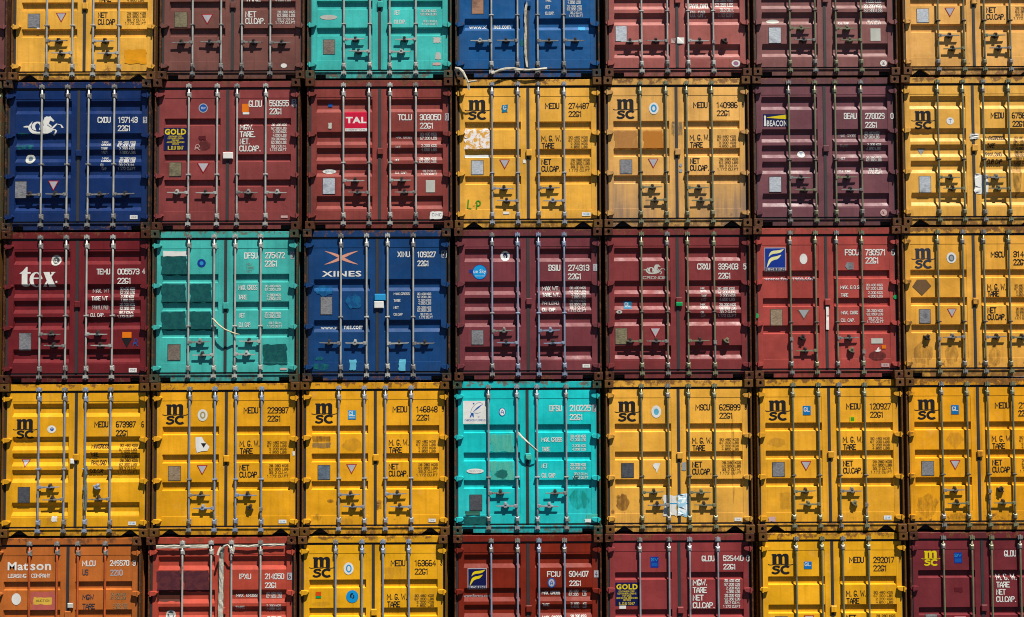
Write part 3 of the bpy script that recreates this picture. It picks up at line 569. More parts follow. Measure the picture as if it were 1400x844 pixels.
(2,3,-2.136,'B',(137,63,58),'red brown container numbered 303050 with a bright pink square sign',[('R',0.805,0),('L',0.61,0),('R',0.805,0),('L',0.61,0)],'rect','light',[-0.59,-0.167,0.178,0.601],0.35,0.0,[['rect','owner_sign',[-0.567,1.676,-0.202,1.954],'pinksign'],['text','TAL',[-0.558,1.762,-0.218,1.868],'white',3.5],['rect','owner_sign',[-0.567,1.629,-0.202,1.676],'white'],['text','INTERNATIONAL',[-0.551,1.639,-0.218,1.668],'darkred',0.5],['text','TCLU',[0.301,1.807,0.534,1.909],'white',1],['text','303050',[0.66,1.805,1.016,1.908],'white',1],['rect','lettering',[1.079,1.801,1.141,1.919],'palebox'],['text','0',[1.088,1.814,1.132,1.906],'darkred',1],['text','22G1',[0.663,1.666,0.896,1.765],'white',1],['text','MAX. GROSS',[0.251,1.509,0.534,1.551],'whitefade',0.4],['text','TARE',[0.251,1.345,0.355,1.383],'whitefade',0.4],['text','NET',[0.251,1.13,0.323,1.168],'white',0.4],['text','CU. CAP.',[0.251,0.921,0.455,0.96],'white',0.4],['lines',['30.480 KGS','67.200 LBS'],[0.663,1.482,0.943,1.61],'white',0.8],['lines',['2.200 KGS','4.850 LBS'],[0.685,1.292,0.942,1.413],'white',0.8],['lines',['28.280 KGS','62.350 LBS'],[0.653,1.093,0.936,1.198],'white',0.8],['lines',['33.2 CU.M.','1.172 CU.FT'],[0.684,0.894,0.942,0.993],'white',0.8],['ellipse','sticker',[-0.946,0.932,-0.72,1.002],'white'],['text','SERVICE',[-0.908,0.951,-0.757,0.983],'greyblue',0.3],['plate','data_plate',[-0.939,0.585,-0.728,0.857],'platelight'],['rect','sticker',[0.762,0.61,0.913,0.812],'offwhite'],['scrap','paper_remnant',[0.831,0.171,1.038,0.295],'white'],['text','CIMC',[0.862,0.212,1.019,0.263],'navy',0.5],['scrap','paper_remnant',[-0.857,2.044,-0.785,2.098],'midblue'],['scrap','paper_remnant',[-0.847,1.673,-0.79,1.768],'offwhite']]),
(2,4,0.313,'A',(226,165,62),'yellow container numbered 274487 with green initials sprayed on its left door',[('R',0.66,0),('L',0.454,0),('R',0.66,0),('L',0.454,0)],'tri','grey',[-0.592,-0.169,0.173,0.593],0.3,0.0,[['logo','msc',[-1.043,1.798,-0.628,2.142],'black'],['text','MEDU',[0.281,1.982,0.52,2.083],'black',0.6],['text','274487',[0.67,1.98,1.018,2.081],'black',0.6],['text','4',[1.084,1.992,1.124,2.079],'black',0.6],['text','22G1',[0.67,1.847,0.897,1.944],'black',0.6],['text','M. G. W.',[0.218,1.443,0.551,1.54],'black',0.8],['text','TARE',[0.224,1.325,0.436,1.419],'black',0.8],['text','NET',[0.218,1.057,0.38,1.15],'black',0.8],['text','CU.CAP.',[0.218,0.941,0.538,1.036],'black',0.8],['lines',['30.480 KGS','67.200 LBS','2.200 KGS','4.850 LBS'],[0.669,1.323,0.986,1.535],'blackfade',0.8],['lines',['28.280 KGS','62.350 LBS','33.2 CU.M.','1.172 CU.FT'],[0.669,0.936,1.017,1.16],'blackfade',0.8],['plate','data_plate',[-0.941,0.892,-0.735,1.131],'platelight'],['tri','warning_sticker',[-0.475,0.983,-0.3,1.144],'wtri'],['scrap','sticker',[-0.433,1.926,-0.336,2.05],'tealsticker'],['text','G',[-0.411,1.973,-0.357,2.037],'white',0.5],['scrap','paper_remnant',[-1.045,1.489,-0.627,1.662],'paper'],['scrap','paper_remnant',[-1.045,1.315,-0.621,1.491],'paper'],['scrap','paper_remnant',[-1.046,1.176,-0.625,1.225],'white'],['logo','lp',[-1.004,0.318,-0.779,0.486],'green'],['rect','sticker',[-0.415,0.237,-0.315,0.279],'white'],['rect','sticker',[-0.084,1.079,-0.041,1.139],'white'],['rect','sticker',[0.881,0.203,1.022,0.264],'white'],['text','CSC MARK',[0.9,0.219,1.003,0.245],'skyblue',0.3]]),
(2,5,2.763,'A',(226,169,88),'grimy faded yellow container numbered 140986',[('R',0.66,0),('L',0.454,0),('R',0.66,0),('L',0.454,0)],'tri','olive',[-0.598,-0.178,0.164,0.581],0.5,0.8,[['logo','msc',[-1.043,1.798,-0.628,2.142],'black'],['text','MEDU',[0.281,1.982,0.52,2.083],'black',0.6],['text','140986',[0.67,1.98,1.018,2.081],'black',0.6],['text','6',[1.084,1.992,1.124,2.079],'black',0.6],['text','22G1',[0.67,1.847,0.897,1.944],'black',0.6],['text','M. G. W.',[0.218,1.443,0.551,1.54],'black',0.8],['text','TARE',[0.224,1.325,0.436,1.419],'black',0.8],['text','NET',[0.218,1.057,0.38,1.15],'black',0.8],['text','CU.CAP.',[0.218,0.941,0.538,1.036],'black',0.8],['lines',['30.480 KGS','67.200 LBS','2.200 KGS','4.850 LBS'],[0.669,1.323,0.986,1.535],'blackfade',0.8],['lines',['28.280 KGS','62.350 LBS','33.2 CU.M.','1.172 CU.FT'],[0.669,0.936,1.017,1.16],'blackfade',0.8],['plate','data_plate',[-0.941,0.892,-0.735,1.131],'plate'],['tri','warning_sticker',[-0.475,0.983,-0.3,1.144],'wtri'],['ellipse','sticker',[-0.449,1.879,-0.29,2.077],'white'],['ellipse','sticker',[-0.421,1.914,-0.322,2.045],'skyblue'],['ellipse','sticker',[-0.396,1.943,-0.347,2.013],'white'],['rect','paint_patch',[-1.027,1.307,-0.642,1.619],'tanpatch'],['rect','paint_patch',[-0.551,1.312,-0.22,1.617],'orpatch'],['scrap','paper_remnant',[-0.077,1.552,-0.029,1.758],'greyst'],['scrap','paper_remnant',[0.036,1.535,0.097,1.757],'greyst'],['ellipse','sticker',[0.035,1.006,0.091,1.06],'platelight'],['ellipse','sticker',[0.034,0.912,0.09,0.972],'platelight']]),
(2,6,5.215,'B',(114,70,76),'plum container numbered 278029 with a navy sign showing a yellow beam',[('R',0.805,0),('L',0.61,0),('R',0.805,0),('L',0.61,0)],'rect','olive',[-0.598,-0.168,0.165,0.592],0.25,0.0,[['rect','owner_sign',[-1.014,1.666,-0.617,1.874],'navysign'],['logo','beacon',[-1.014,1.666,-0.617,1.874],'signyellow'],['text','BEACON',[-0.953,1.669,-0.62,1.769],'white',1.5],['text','BEAU',[0.32,1.785,0.535,1.888],'white',1],['text','278029',[0.67,1.783,0.996,1.886],'white',1],['text','0',[1.089,1.783,1.141,1.885],'white',1],['text','22G1',[0.67,1.638,0.88,1.737],'white',1],['text','MAX. GROSS',[0.241,1.49,0.53,1.536],'whitefade',0.4],['text','TARE',[0.245,1.32,0.386,1.358],'whitefade',0.4],['text','NET',[0.241,1.111,0.335,1.149],'white',0.4],['text','CU. CAP',[0.232,0.902,0.429,0.941],'white',0.4],['lines',['30.480 KGS','67.200 LBS'],[0.668,1.46,0.917,1.588],'white',0.8],['lines',['2.200 KGS','4.850 LBS'],[0.696,1.267,0.93,1.388],'white',0.8],['lines',['28.280 KGS','62.350 LBS'],[0.676,1.071,0.932,1.167],'white',0.8],['lines',['33.2 CU.M.','1.172 CU.FT'],[0.704,0.862,0.948,0.977],'white',0.8],['ellipse','sticker',[-0.45,1.152,-0.325,1.26],'white'],['text','T',[-0.415,1.171,-0.36,1.241],'midblue',1],['plate','data_plate',[-0.934,0.575,-0.727,0.835],'platelight'],['ellipse','sticker',[0.893,0.173,1.004,0.287],'pinkish'],['text','AL',[0.915,0.202,0.983,0.256],'maroon',0.6]]),
(2,7,7.668,'B',(226,167,72),'yellow container with a white paper glued by its door seam,second row right end',[('R',0.805,0),('L',0.61,0),('R',0.805,0),('L',0.61,0)],'tri','olive',[-0.594,-0.179,0.16,0.574],0.5,0.0,[['logo','msc',[-1.018,1.598,-0.624,1.917],'black'],['ellipse','sticker',[-0.437,1.682,-0.313,1.803],'white'],['text','T',[-0.4,1.711,-0.35,1.774],'midblue',1],['tri','warning_sticker',[-0.926,1.161,-0.781,1.298],'gtri'],['text','MEDU',[0.297,1.783,0.518,1.883],'black',0.6],['text','6758',[0.647,1.782,0.872,1.881],'black',0.6],['text','22G1',[0.653,1.642,0.862,1.742],'black',0.6],['text','MAXGROSS',[0.219,1.425,0.523,1.499],'black',0.6],['text','TARE',[0.232,1.292,0.366,1.369],'black',0.6],['text','PAYLOAD',[0.213,1.153,0.479,1.223],'black',0.6],['text','CUB.CAP',[0.226,1.023,0.476,1.103],'black',0.6],['lines',['30.480 KGS','67.200 LBS','2.200 KGS','4.850 LBS','28.280 KGS','62.350 LBS','33.2 CU.M.','1.172 CU.FT'],[0.676,1.018,0.942,1.494],'blackfade',0.8],['scrap','paper_remnant',[-0.006,0.528,0.22,0.857],'white'],['scrap','paper_remnant',[-0.055,1.439,0.095,1.529],'white'],['blob','stain',[0.613,0.443,0.803,1.488],'dirtstreak'],['plate','data_plate',[-0.913,0.55,-0.714,0.829],'platelight']]),
(3,0,-9.54,'A',(222,165,40),'yellow container at the far left edge,third row',[('R',0.66,0),('L',0.454,0),('R',0.66,0),('L',0.454,0)],'rect','light',[-0.555,-0.135,0.195,0.615],0.3,0.0,[]),
(3,1,-7.09,'B',(109,36,43),'dark maroon container numbered 005573 with large white three letter emblem',[('R',0.805,0),('L',0.61,0),('R',0.805,0),('L',0.61,0)],'rect','light',[-0.592,-0.172,0.167,0.591],0.2,0.0,[['logo','tex',[-0.953,1.581,-0.33,1.907],'white'],['ellipse','sticker',[-0.446,1.923,-0.278,2.105],'offwhite'],['ellipse','sticker',[-0.414,1.954,-0.309,2.071],'darkgrey'],['text','GL',[-0.395,1.979,-0.328,2.042],'offwhite',0.6],['text','TEMU',[0.314,1.778,0.536,1.873],'white',1],['text','005573',[0.657,1.776,1.018,1.872],'white',1],['text','4',[1.061,1.782,1.111,1.876],'white',1],['text','22G1',[0.656,1.623,0.888,1.721],'white',1],['text','MAX. WT',[0.239,1.477,0.514,1.548],'whitefade',1],['text','TARE WT',[0.234,1.349,0.503,1.419],'white',1],['text','PAYLOAD',[0.236,1.205,0.495,1.278],'whitefade',1],['text','CU. CAP.',[0.221,1.081,0.456,1.144],'white',1],['lines',['30.480 KGS','67.200 LBS','2.200 KGS','4.850 LBS','28.280 KGS','62.350 LBS','33.2 CU.M.','1.172 CU.FT'],[0.663,1.054,0.931,1.574],'white',0.8],['plate','data_plate',[-0.944,0.531,-0.738,0.825],'plate'],['rect','sticker',[0.746,0.738,0.896,0.833],'orange'],['tri','warning_sticker',[0.74,0.582,0.901,0.73],'btri'],['logo','scribble',[0.921,0.604,1.016,0.723],'midblue'],['rect','sticker',[0.86,0.174,0.989,0.243],'white'],['text','CIMC',[0.885,0.19,0.97,0.224],'navy',0.6]]),
(3,2,-4.66,'A',(68,170,158),'turquoise container numbered 275472 with dark teal repair patches',[('R',0.66,0),('L',0.454,0),('R',0.454,0),('L',0.66,0)],'rect','light',[-0.596,-0.179,0.164,0.584],0.3,0.0,[['rect','paint_patch',[-1.061,1.752,-0.636,2.087],'dteal'],['rect','paint_patch',[-1.057,1.301,-0.651,1.616],'dteal'],['rect','paint_patch',[-0.585,1.3,-0.227,1.614],'dteal'],['rect','paint_patch',[-1.053,0.848,-0.648,1.163],'dteal'],['rect','paint_patch',[-0.582,0.846,-0.224,1.16],'dteal'],['scrap','paper_remnant',[-1.03,2.069,-0.641,2.152],'white'],['ellipse','sticker',[-0.466,1.886,-0.327,2.021],'deepblue'],['ellipse','sticker',[-0.428,1.92,-0.365,1.983],'skyblue'],['text','DFSU',[0.303,2.023,0.523,2.125],'white',1],['text','275472',[0.641,2.024,0.97,2.129],'white',1],['rect','lettering',[1.064,2.018,1.123,2.134],'palebox'],['text','3',[1.073,2.03,1.114,2.121],'tealtext',1],['text','22G1',[0.639,1.89,0.855,1.991],'white',1],['lines',['MGW','TARE','NET'],[0.332,1.788,0.474,1.964],'greyst',0.8],['text','MAX. GROSS',[0.209,1.509,0.522,1.592],'white',1],['text','TARE',[0.21,1.353,0.351,1.429],'white',1],['text','NET',[0.221,1.056,0.321,1.129],'white',1],['text','CU. CAP.',[0.219,0.897,0.428,0.976],'white',1],['lines',['30.480 KGS','67.200 LBS'],[0.643,1.489,0.906,1.596],'white',0.8],['lines',['2.200 KGS','4.850 LBS'],[0.675,1.332,0.907,1.452],'white',0.8],['lines',['28.280 KGS','62.350 LBS'],[0.645,1.041,0.908,1.152],'white',0.8],['lines',['33.2 CU.M.','1.172 CU.FT'],[0.687,0.885,0.928,0.992],'white',0.8],['plate','data_plate',[-0.943,0.359,-0.729,0.625],'platebrown'],['rect','paint_patch',[0.617,0.289,1.017,0.624],'dteal'],['rect','sticker',[0.899,0.199,1.011,0.23],'pinkish']]),
(3,3,-2.173,'C',(0,64,110),'deep blue container numbered 109827 with a salmon cross emblem',[('L',0.62,0),('L',0.62,0),('R',0.62,0),('R',0.62,0)],'rect','light',[-0.593,-0.169,0.174,0.592],0.3,0.0,[['logo','xmark',[-0.877,1.911,-0.304,2.143],'salmon'],['text','XINES',[-0.908,1.716,-0.26,1.81],'white',1.6],['text','XINU',[0.331,2.033,0.535,2.125],'white',1],['text','109827',[0.657,2.028,0.964,2.123],'white',1],['text','4',[1.073,2.033,1.127,2.122],'white',1],['logo','box',[1.058,2.024,1.142,2.134],'white'],['text','22G1',[0.657,1.881,0.854,1.976],'white',1],['text','MAX.GROSS',[0.269,1.409,0.531,1.451],'white',0.4],['text','TARE',[0.269,1.297,0.381,1.341],'white',0.4],['text','NET',[0.268,1.184,0.353,1.225],'white',0.4],['text','CU.CAP',[0.268,1.072,0.415,1.113],'white',0.4],['lines',['30.480 KGS','67.200 LBS'],[0.656,1.351,0.884,1.452],'white',0.8],['lines',['2.200 KGS','4.850 LBS'],[0.672,1.245,0.884,1.343],'white',0.8],['lines',['28.280 KGS','62.350 LBS'],[0.656,1.129,0.884,1.227],'white',0.8],['lines',['33.2 CU.M.','1.172 CU.FT'],[0.687,1.016,0.909,1.117],'white',0.8],['text','www.xi',[-0.931,0.854,-0.646,0.906],'white',0.5],['text','nes.com',[-0.547,0.853,-0.241,0.91],'white',0.5],['plate','data_plate',[-0.932,1.092,-0.734,1.387],'plate'],['blob','paint_patch',[-1.048,1.386,-0.688,1.601],'bluepatch'],['blob','paint_patch',[-0.532,1.165,-0.241,1.426],'bluepatch'],['blob','paint_patch',[-1.076,0.175,-0.764,0.304],'tealpatch'],['blob','paint_patch',[-1.02,0.341,-0.873,0.407],'tealpatch'],['seal','seal',[-0.041,1.32,0.14,1.427],'skyblue'],['seal','seal',[-0.047,1.195,0.109,1.305],'white'],['scrap','sticker',[-0.452,0.186,-0.34,0.354],'paleblue'],['scrap','sticker',[0.353,0.173,0.465,0.354],'paleblue']]),
(3,4,0.301,'B',(116,56,62),'maroon container numbered 274313 with a round cyan sign',[('R',0.805,0),('L',0.61,0),('R',0.805,0),('L',0.61,0)],'rect','blue',[-0.59,-0.169,0.174,0.592],0.2,0.0,[['ellipse','owner_sign',[-0.914,1.652,-0.67,1.898],'deepblue'],['ellipse','owner_sign',[-0.904,1.662,-0.68,1.889],'cyan'],['text','ue Sky',[-0.895,1.74,-0.689,1.82],'white',0.3],['text','CONTAINER',[-0.87,1.706,-0.714,1.722],'white',0.2],['rect','owner_sign',[-0.964,1.763,-0.911,1.817],'deepblue'],['ellipse','sticker',[-0.452,1.958,-0.297,2.125],'white'],['ellipse','sticker',[-0.412,1.99,-0.334,2.094],'navy'],['text','GL',[-0.403,1.996,-0.343,2.047],'white',0.5],['text','BSIU',[0.336,1.791,0.532,1.893],'white',1],['text','274313',[0.658,1.789,1.008,1.891],'white',1],['rect','lettering',[1.069,1.786,1.134,1.902],'palebox'],['text','1',[1.087,1.798,1.118,1.89],'maroon',1],['text','22G1',[0.654,1.649,0.882,1.747],'white',1],['text','MAX WT.',[0.227,1.469,0.521,1.539],'white',1],['text','TARE WT.',[0.227,1.365,0.53,1.432],'white',1],['text','PAYLOAD',[0.226,1.231,0.507,1.301],'whitefade',1],['text','CU. CAP.',[0.225,1.124,0.466,1.185],'white',1],['lines',['30.480 KGS','67.200 LBS','2.200 KGS','4.850 LBS','28.280 KGS','62.350 LBS','33.2 CU.M.','1.172 CU.FT'],[0.656,1.107,0.95,1.537],'white',0.8],['plate','data_plate',[-0.936,0.583,-0.73,0.827],'plate'],['rect','sticker',[0.885,0.204,1.009,0.261],'white'],['text','CIMC',[0.91,0.22,0.991,0.242],'navy',0.6]]),
(3,5,2.758,'B',(127,54,56),'maroon container numbered 339403 with a pale horse emblem over serif letters',[('L',0.627,0),('L',0.627,0),('R',0.627,0),('R',0.627,1)],'rect','olive',[-0.597,-0.176,0.161,0.595],0.25,0.0,[['logo','horse',[-0.563,1.723,-0.198,1.891],'offwhite'],['text','CRONOS',[-0.571,1.644,-0.177,1.693],'offwhite',1.3],['text','CRXU',[0.324,1.798,0.539,1.899],'white',1],['text','339403',[0.669,1.796,1.0,1.898],'white',1],['text','5',[1.082,1.796,1.131,1.893],'white',1],['text','22G1',[0.667,1.646,0.882,1.744],'white',1],['lines',['MAX.','GROSS'],[0.379,1.419,0.478,1.516],'white',0.8],['text','TARE',[0.387,1.344,0.48,1.385],'white',0.4],['text','NET',[0.393,1.287,0.477,1.325],'whitefade',0.4],['lines',['MAX.','CARGO'],[0.376,1.15,0.494,1.25],'white',0.8],['text','CU.',[0.375,1.075,0.437,1.116],'white',0.4],['text','CAP',[0.383,1.021,0.458,1.059],'whitefade',0.4],['lines',['30.480 KGS','67.200 LBS','2.200 KGS','4.850 LBS'],[0.661,1.279,0.946,1.515],'white',0.8],['lines',['28.280 KGS','62.350 LBS','33.2 CU.M.','1.172 CU.FT'],[0.658,1.013,0.962,1.249],'white',0.8],['rect','sticker',[-0.885,1.161,-0.757,1.287],'tealsticker'],['text','GL',[-0.869,1.199,-0.773,1.262],'white',0.8],['ellipse','sticker',[-1.011,1.078,-0.914,1.137],'offwhite'],['ellipse','sticker',[-0.98,1.093,-0.942,1.122],'darkgrey'],['plate','data_plate',[-1.035,0.574,-0.834,0.844],'plateolive'],['tri','warning_sticker',[-0.466,0.675,-0.28,0.847],'wtri'],['seal','seal',[-0.037,1.195,0.072,1.265],'greenseal']]),
(3,6,5.197,'A',(165,70,64),'bright red container numbered 738971 with a blue and cream wave sign',[('R',0.66,1),('L',0.454,0),('R',0.66,0),('L',0.454,1)],'rect','olive',[-0.594,-0.179,0.167,0.583],0.25,0.0,[['rect','owner_sign',[-1.007,1.757,-0.658,2.151],'palebox'],['rect','owner_sign',[-0.998,1.819,-0.667,2.138],'signblue'],['logo','fwave',[-0.979,1.826,-0.679,2.126],'cream'],['text','FLORENS',[-1.002,1.766,-0.667,1.812],'navy',1.6],['ellipse','sticker',[-0.428,1.874,-0.302,2.048],'white'],['text','FSCU',[0.316,2.015,0.547,2.117],'white',1],['text','738971',[0.649,2.013,0.995,2.119],'white',1],['text','6',[1.079,2.013,1.137,2.117],'white',1],['text','22G1',[0.65,1.879,0.88,1.983],'white',1],['shield','sticker',[0.316,1.777,0.455,1.903],'plate'],['text','www.flo',[-1.01,1.609,-0.629,1.667],'palebox',0.8],['text','rens.com',[-0.54,1.607,-0.165,1.665],'palebox',0.8],['text','MAX. G O S',[0.231,1.46,0.544,1.521],'white',0.6],['text','TARE',[0.239,1.335,0.36,1.392],'white',0.6],['lines',['30.480 KGS','67.200 LBS'],[0.655,1.442,0.929,1.553],'white',0.8],['lines',['2.200 KGS','4.850 LBS'],[0.684,1.314,0.926,1.428],'white',0.8],['text','MAX. CARG',[0.234,1.046,0.515,1.104],'white',0.6],['text','CU. CAP.',[0.232,0.921,0.466,0.979],'white',0.6],['lines',['28.280 KGS','62.350 LBS'],[0.657,1.02,0.927,1.133],'white',0.8],['lines',['33.2 CU.M.','1.172 CU.FT'],[0.661,0.894,0.931,1.008],'white',0.8],['plate','data_plate',[-0.927,0.864,-0.724,1.137],'platetan'],['tri','warning_sticker',[-0.479,0.962,-0.269,1.135],'gtri'],['rect','sticker',[0.724,0.566,0.913,0.652],'offwhite'],['ellipse','paint_patch',[0.683,0.295,0.968,0.446],'dpatch'],['logo','bird',[0.778,0.429,0.886,0.508],'white'],['rect','sticker',[0.894,0.482,0.962,0.541],'orange'],['rect','sticker',[0.882,0.185,1.012,0.242],'pinkish'],['text','CIMC',[0.907,0.198,0.991,0.229],'navy',0.4],['scrap','paper_remnant',[-0.015,0.798,0.032,1.174],'white'],['ellipse','seal',[-1.181,0.991,-1.113,1.07],'greenseal'],['ellipse','seal',[1.097,1.294,1.17,1.363],'greenseal']]),
(3,7,7.628,'A',(226,161,60),'rusty yellow container with a brown diamond mark at the right,third row',[('L',0.66,1),('L',0.66,0),('R',0.66,0),('R',0.66,0)],'rect','olive',[-0.605,-0.192,0.151,0.567],0.75,0.15,[['logo','msc',[-1.021,1.782,-0.63,2.13],'slate'],['blob','stain',[-1.018,0.162,-0.684,0.631],'grime'],['blob','stain',[-0.519,0.175,-0.277,0.567],'grime'],['blob','stain',[0.2,0.157,0.441,0.532],'grime'],['ellipse','sticker',[-0.442,1.875,-0.283,2.055],'white'],['ellipse','sticker',[-0.412,1.9,-0.314,2.02],'greyblue'],['ellipse','sticker',[-0.39,1.925,-0.335,1.998],'platelight'],['diamond','paint_patch',[-1.016,1.343,-0.701,1.608],'browndia'],['plate','data_plate',[-0.915,0.886,-0.723,1.122],'plate'],['tri','warning_sticker',[-0.452,0.978,-0.292,1.129],'wtri'],['text','MSCU',[0.286,1.969,0.519,2.067],'black',0.6],['text','314',[0.657,1.974,0.833,2.072],'black',0.6],['text','22G1',[0.654,1.839,0.865,1.94],'black',0.6],['text','M. G. W.',[0.215,1.432,0.533,1.534],'black',0.8],['text','TARE',[0.219,1.326,0.411,1.421],'black',0.8],['text','NET',[0.213,1.054,0.361,1.151],'black',0.8],['text','CU.CAP.',[0.211,0.943,0.522,1.039],'black',0.8],['lines',['30.480 KGS','67.200 LBS','2.200 KGS','4.850 LBS'],[0.666,1.324,0.906,1.532],'blackfade',0.8],['lines',['28.280 KGS','62.350 LBS','33.2 CU.M.','1.172 CU.FT'],[0.658,0.942,0.897,1.149],'blackfade',0.8]]),
(4,0,-9.532,'A',(228,161,28),'yellow container at the far left edge,fourth row',[('R',0.66,0),('L',0.454,0),('R',0.66,0),('L',0.454,0)],'tri','light',[-0.555,-0.135,0.195,0.615],0.3,0.0,[]),
(4,1,-7.082,'B',(222,157,8),'yellow container numbered 673987 with its black headings spread over deep ribs',[('R',0.805,0),('L',0.61,0),('R',0.805,1),('L',0.61,0)],'tri','blue',[-0.594,-0.176,0.165,0.573],0.12,0.0,[['logo','msc',[-1.033,1.579,-0.634,1.916],'black'],['ellipse','sticker',[-0.472,1.68,-0.331,1.805],'white'],['ellipse','sticker',[-0.425,1.711,-0.365,1.773],'midblue'],['text','T',[-0.416,1.724,-0.375,1.761],'white',1],['tri','warning_sticker',[-0.903,1.122,-0.752,1.256],'wtri'],['plate','data_plate',[-0.94,0.542,-0.739,0.808],'platedark'],['text','MEDU',[0.295,1.772,0.523,1.869],'black',0.6],['text','673987',[0.646,1.77,0.973,1.868],'black',0.6],['text','6',[1.063,1.769,1.11,1.866],'black',0.6],['text','22G1',[0.647,1.628,0.856,1.725],'black',0.6],['text','MAXGROSS',[0.237,1.425,0.539,1.498],'black',0.6],['text','TARE',[0.229,1.284,0.363,1.362],'black',0.6],['text','PAYLOAD',[0.239,1.153,0.489,1.235],'black',0.6],['text','CUB.CAP.',[0.225,1.024,0.474,1.096],'black',0.6],['lines',['30.480 KGS','67.200 LBS','2.200 KGS','4.850 LBS','28.280 KGS','62.350 LBS','33.2 CU.M.','1.172 CU.FT'],[0.671,1.009,0.996,1.505],'blackfade',0.8],['scrap','paint_patch',[-0.454,0.198,-0.353,0.325],'ypatch'],['scrap','paper_remnant',[-0.38,0.244,-0.292,0.331],'white'],['seal','seal',[-0.078,1.183,-0.018,1.264],'white'],['rect','sticker',[0.866,0.186,0.991,0.242],'white'],['text','CSC MARK',[0.885,0.201,0.972,0.223],'skyblue',0.3]]),
(4,2,-4.635,'A',(224,157,16),'yellow container numbered 229987 with an odd shaped white sticker',[('R',0.66,0),('L',0.454,0),('R',0.66,0),('L',0.454,1)],'tri','blue',[-0.591,-0.176,0.165,0.583],0.15,0.0,[['logo','msc',[-1.043,1.798,-0.628,2.142],'black'],['text','MEDU',[0.281,1.982,0.52,2.083],'black',0.6],['text','229987',[0.67,1.98,1.018,2.081],'black',0.6],['text','1',[1.084,1.992,1.124,2.079],'black',0.6],['text','22G1',[0.67,1.847,0.897,1.944],'black',0.6],['text','M. G. W.',[0.218,1.443,0.551,1.54],'black',0.8],['text','TARE',[0.224,1.325,0.436,1.419],'black',0.8],['text','NET',[0.218,1.057,0.38,1.15],'black',0.8],['text','CU.CAP.',[0.218,0.941,0.538,1.036],'black',0.8],['lines',['30.480 KGS','67.200 LBS','2.200 KGS','4.850 LBS'],[0.669,1.323,0.986,1.535],'blackfade',0.8],['lines',['28.280 KGS','62.350 LBS','33.2 CU.M.','1.172 CU.FT'],[0.669,0.936,1.017,1.16],'blackfade',0.8],['plate','data_plate',[-0.941,0.892,-0.735,1.131],'platetan'],['tri','warning_sticker',[-0.475,0.983,-0.3,1.144],'wtri'],['ellipse','sticker',[-0.468,1.859,-0.305,2.052],'white'],['ellipse','sticker',[-0.43,1.897,-0.339,2.015],'yellowgrey'],['ellipse','sticker',[-0.408,1.921,-0.361,1.99],'white'],['logo','odd',[-0.502,1.345,-0.27,1.603],'white'],['tri','sticker',[-0.414,1.425,-0.32,1.5],'btri'],['scrap','paper_remnant',[1.084,1.295,1.122,1.363],'white'],['rect','paper_remnant',[0.136,1.454,0.17,1.529],'white'],['rect','sticker',[0.862,0.197,0.989,0.256],'white'],['text','CSC MARK',[0.881,0.212,0.971,0.237],'skyblue',0.3]]),
(4,3,-2.204,'A',(232,163,34),'yellow container numbered 146848 with a light blue square sticker',[('R',0.66,0),('L',0.454,0),('R',0.66,0),('L',0.454,0)],'tri','grey',[-0.591,-0.173,0.168,0.589],0.35,0.0,[['logo','msc',[-1.043,1.798,-0.628,2.142],'black'],['text','MEDU',[0.281,1.982,0.52,2.083],'black',0.6],['text','146848',[0.67,1.98,1.018,2.081],'black',0.6],['text','9',[1.084,1.992,1.124,2.079],'black',0.6],['text','22G1',[0.67,1.847,0.897,1.944],'black',0.6],['text','M. G. W.',[0.218,1.443,0.551,1.54],'black',0.8],['text','TARE',[0.224,1.325,0.436,1.419],'black',0.8],['text','NET',[0.218,1.057,0.38,1.15],'black',0.8],['text','CU.CAP.',[0.218,0.941,0.538,1.036],'black',0.8],['lines',['30.480 KGS','67.200 LBS','2.200 KGS','4.850 LBS'],[0.669,1.323,0.986,1.535],'blackfade',0.8],['lines',['28.280 KGS','62.350 LBS','33.2 CU.M.','1.172 CU.FT'],[0.669,0.936,1.017,1.16],'blackfade',0.8],['plate','data_plate',[-0.941,0.892,-0.735,1.131],'plateblue'],['tri','warning_sticker',[-0.475,0.983,-0.3,1.144],'wtri'],['rect','sticker',[-0.448,1.871,-0.317,2.018],'skyblue'],['text','GL',[-0.435,1.924,-0.33,2.002],'white',0.8],['rect','sticker',[-0.432,1.89,-0.333,1.906],'palebox'],['scrap','paint_patch',[-1.026,1.511,-0.736,1.599],'brpatch'],['scrap','paint_patch',[-1.025,1.411,-0.73,1.499],'greyst'],['blob','paint_patch',[-0.553,1.329,-0.217,1.593],'ypatch'],['rect','paint_patch',[0.029,0.425,0.103,0.561],'brpatch'],['blob','stain',[-0.79,0.521,-0.666,0.583],'brpatch'],['blob','stain',[-1.022,0.229,-0.867,0.353],'grime'],['blob','stain',[-0.557,0.165,-0.355,0.289],'ypatch'],['rect','sticker',[0.866,0.199,0.984,0.255],'white'],['text','CIMC',[0.891,0.214,0.966,0.236],'navy',0.6]]),
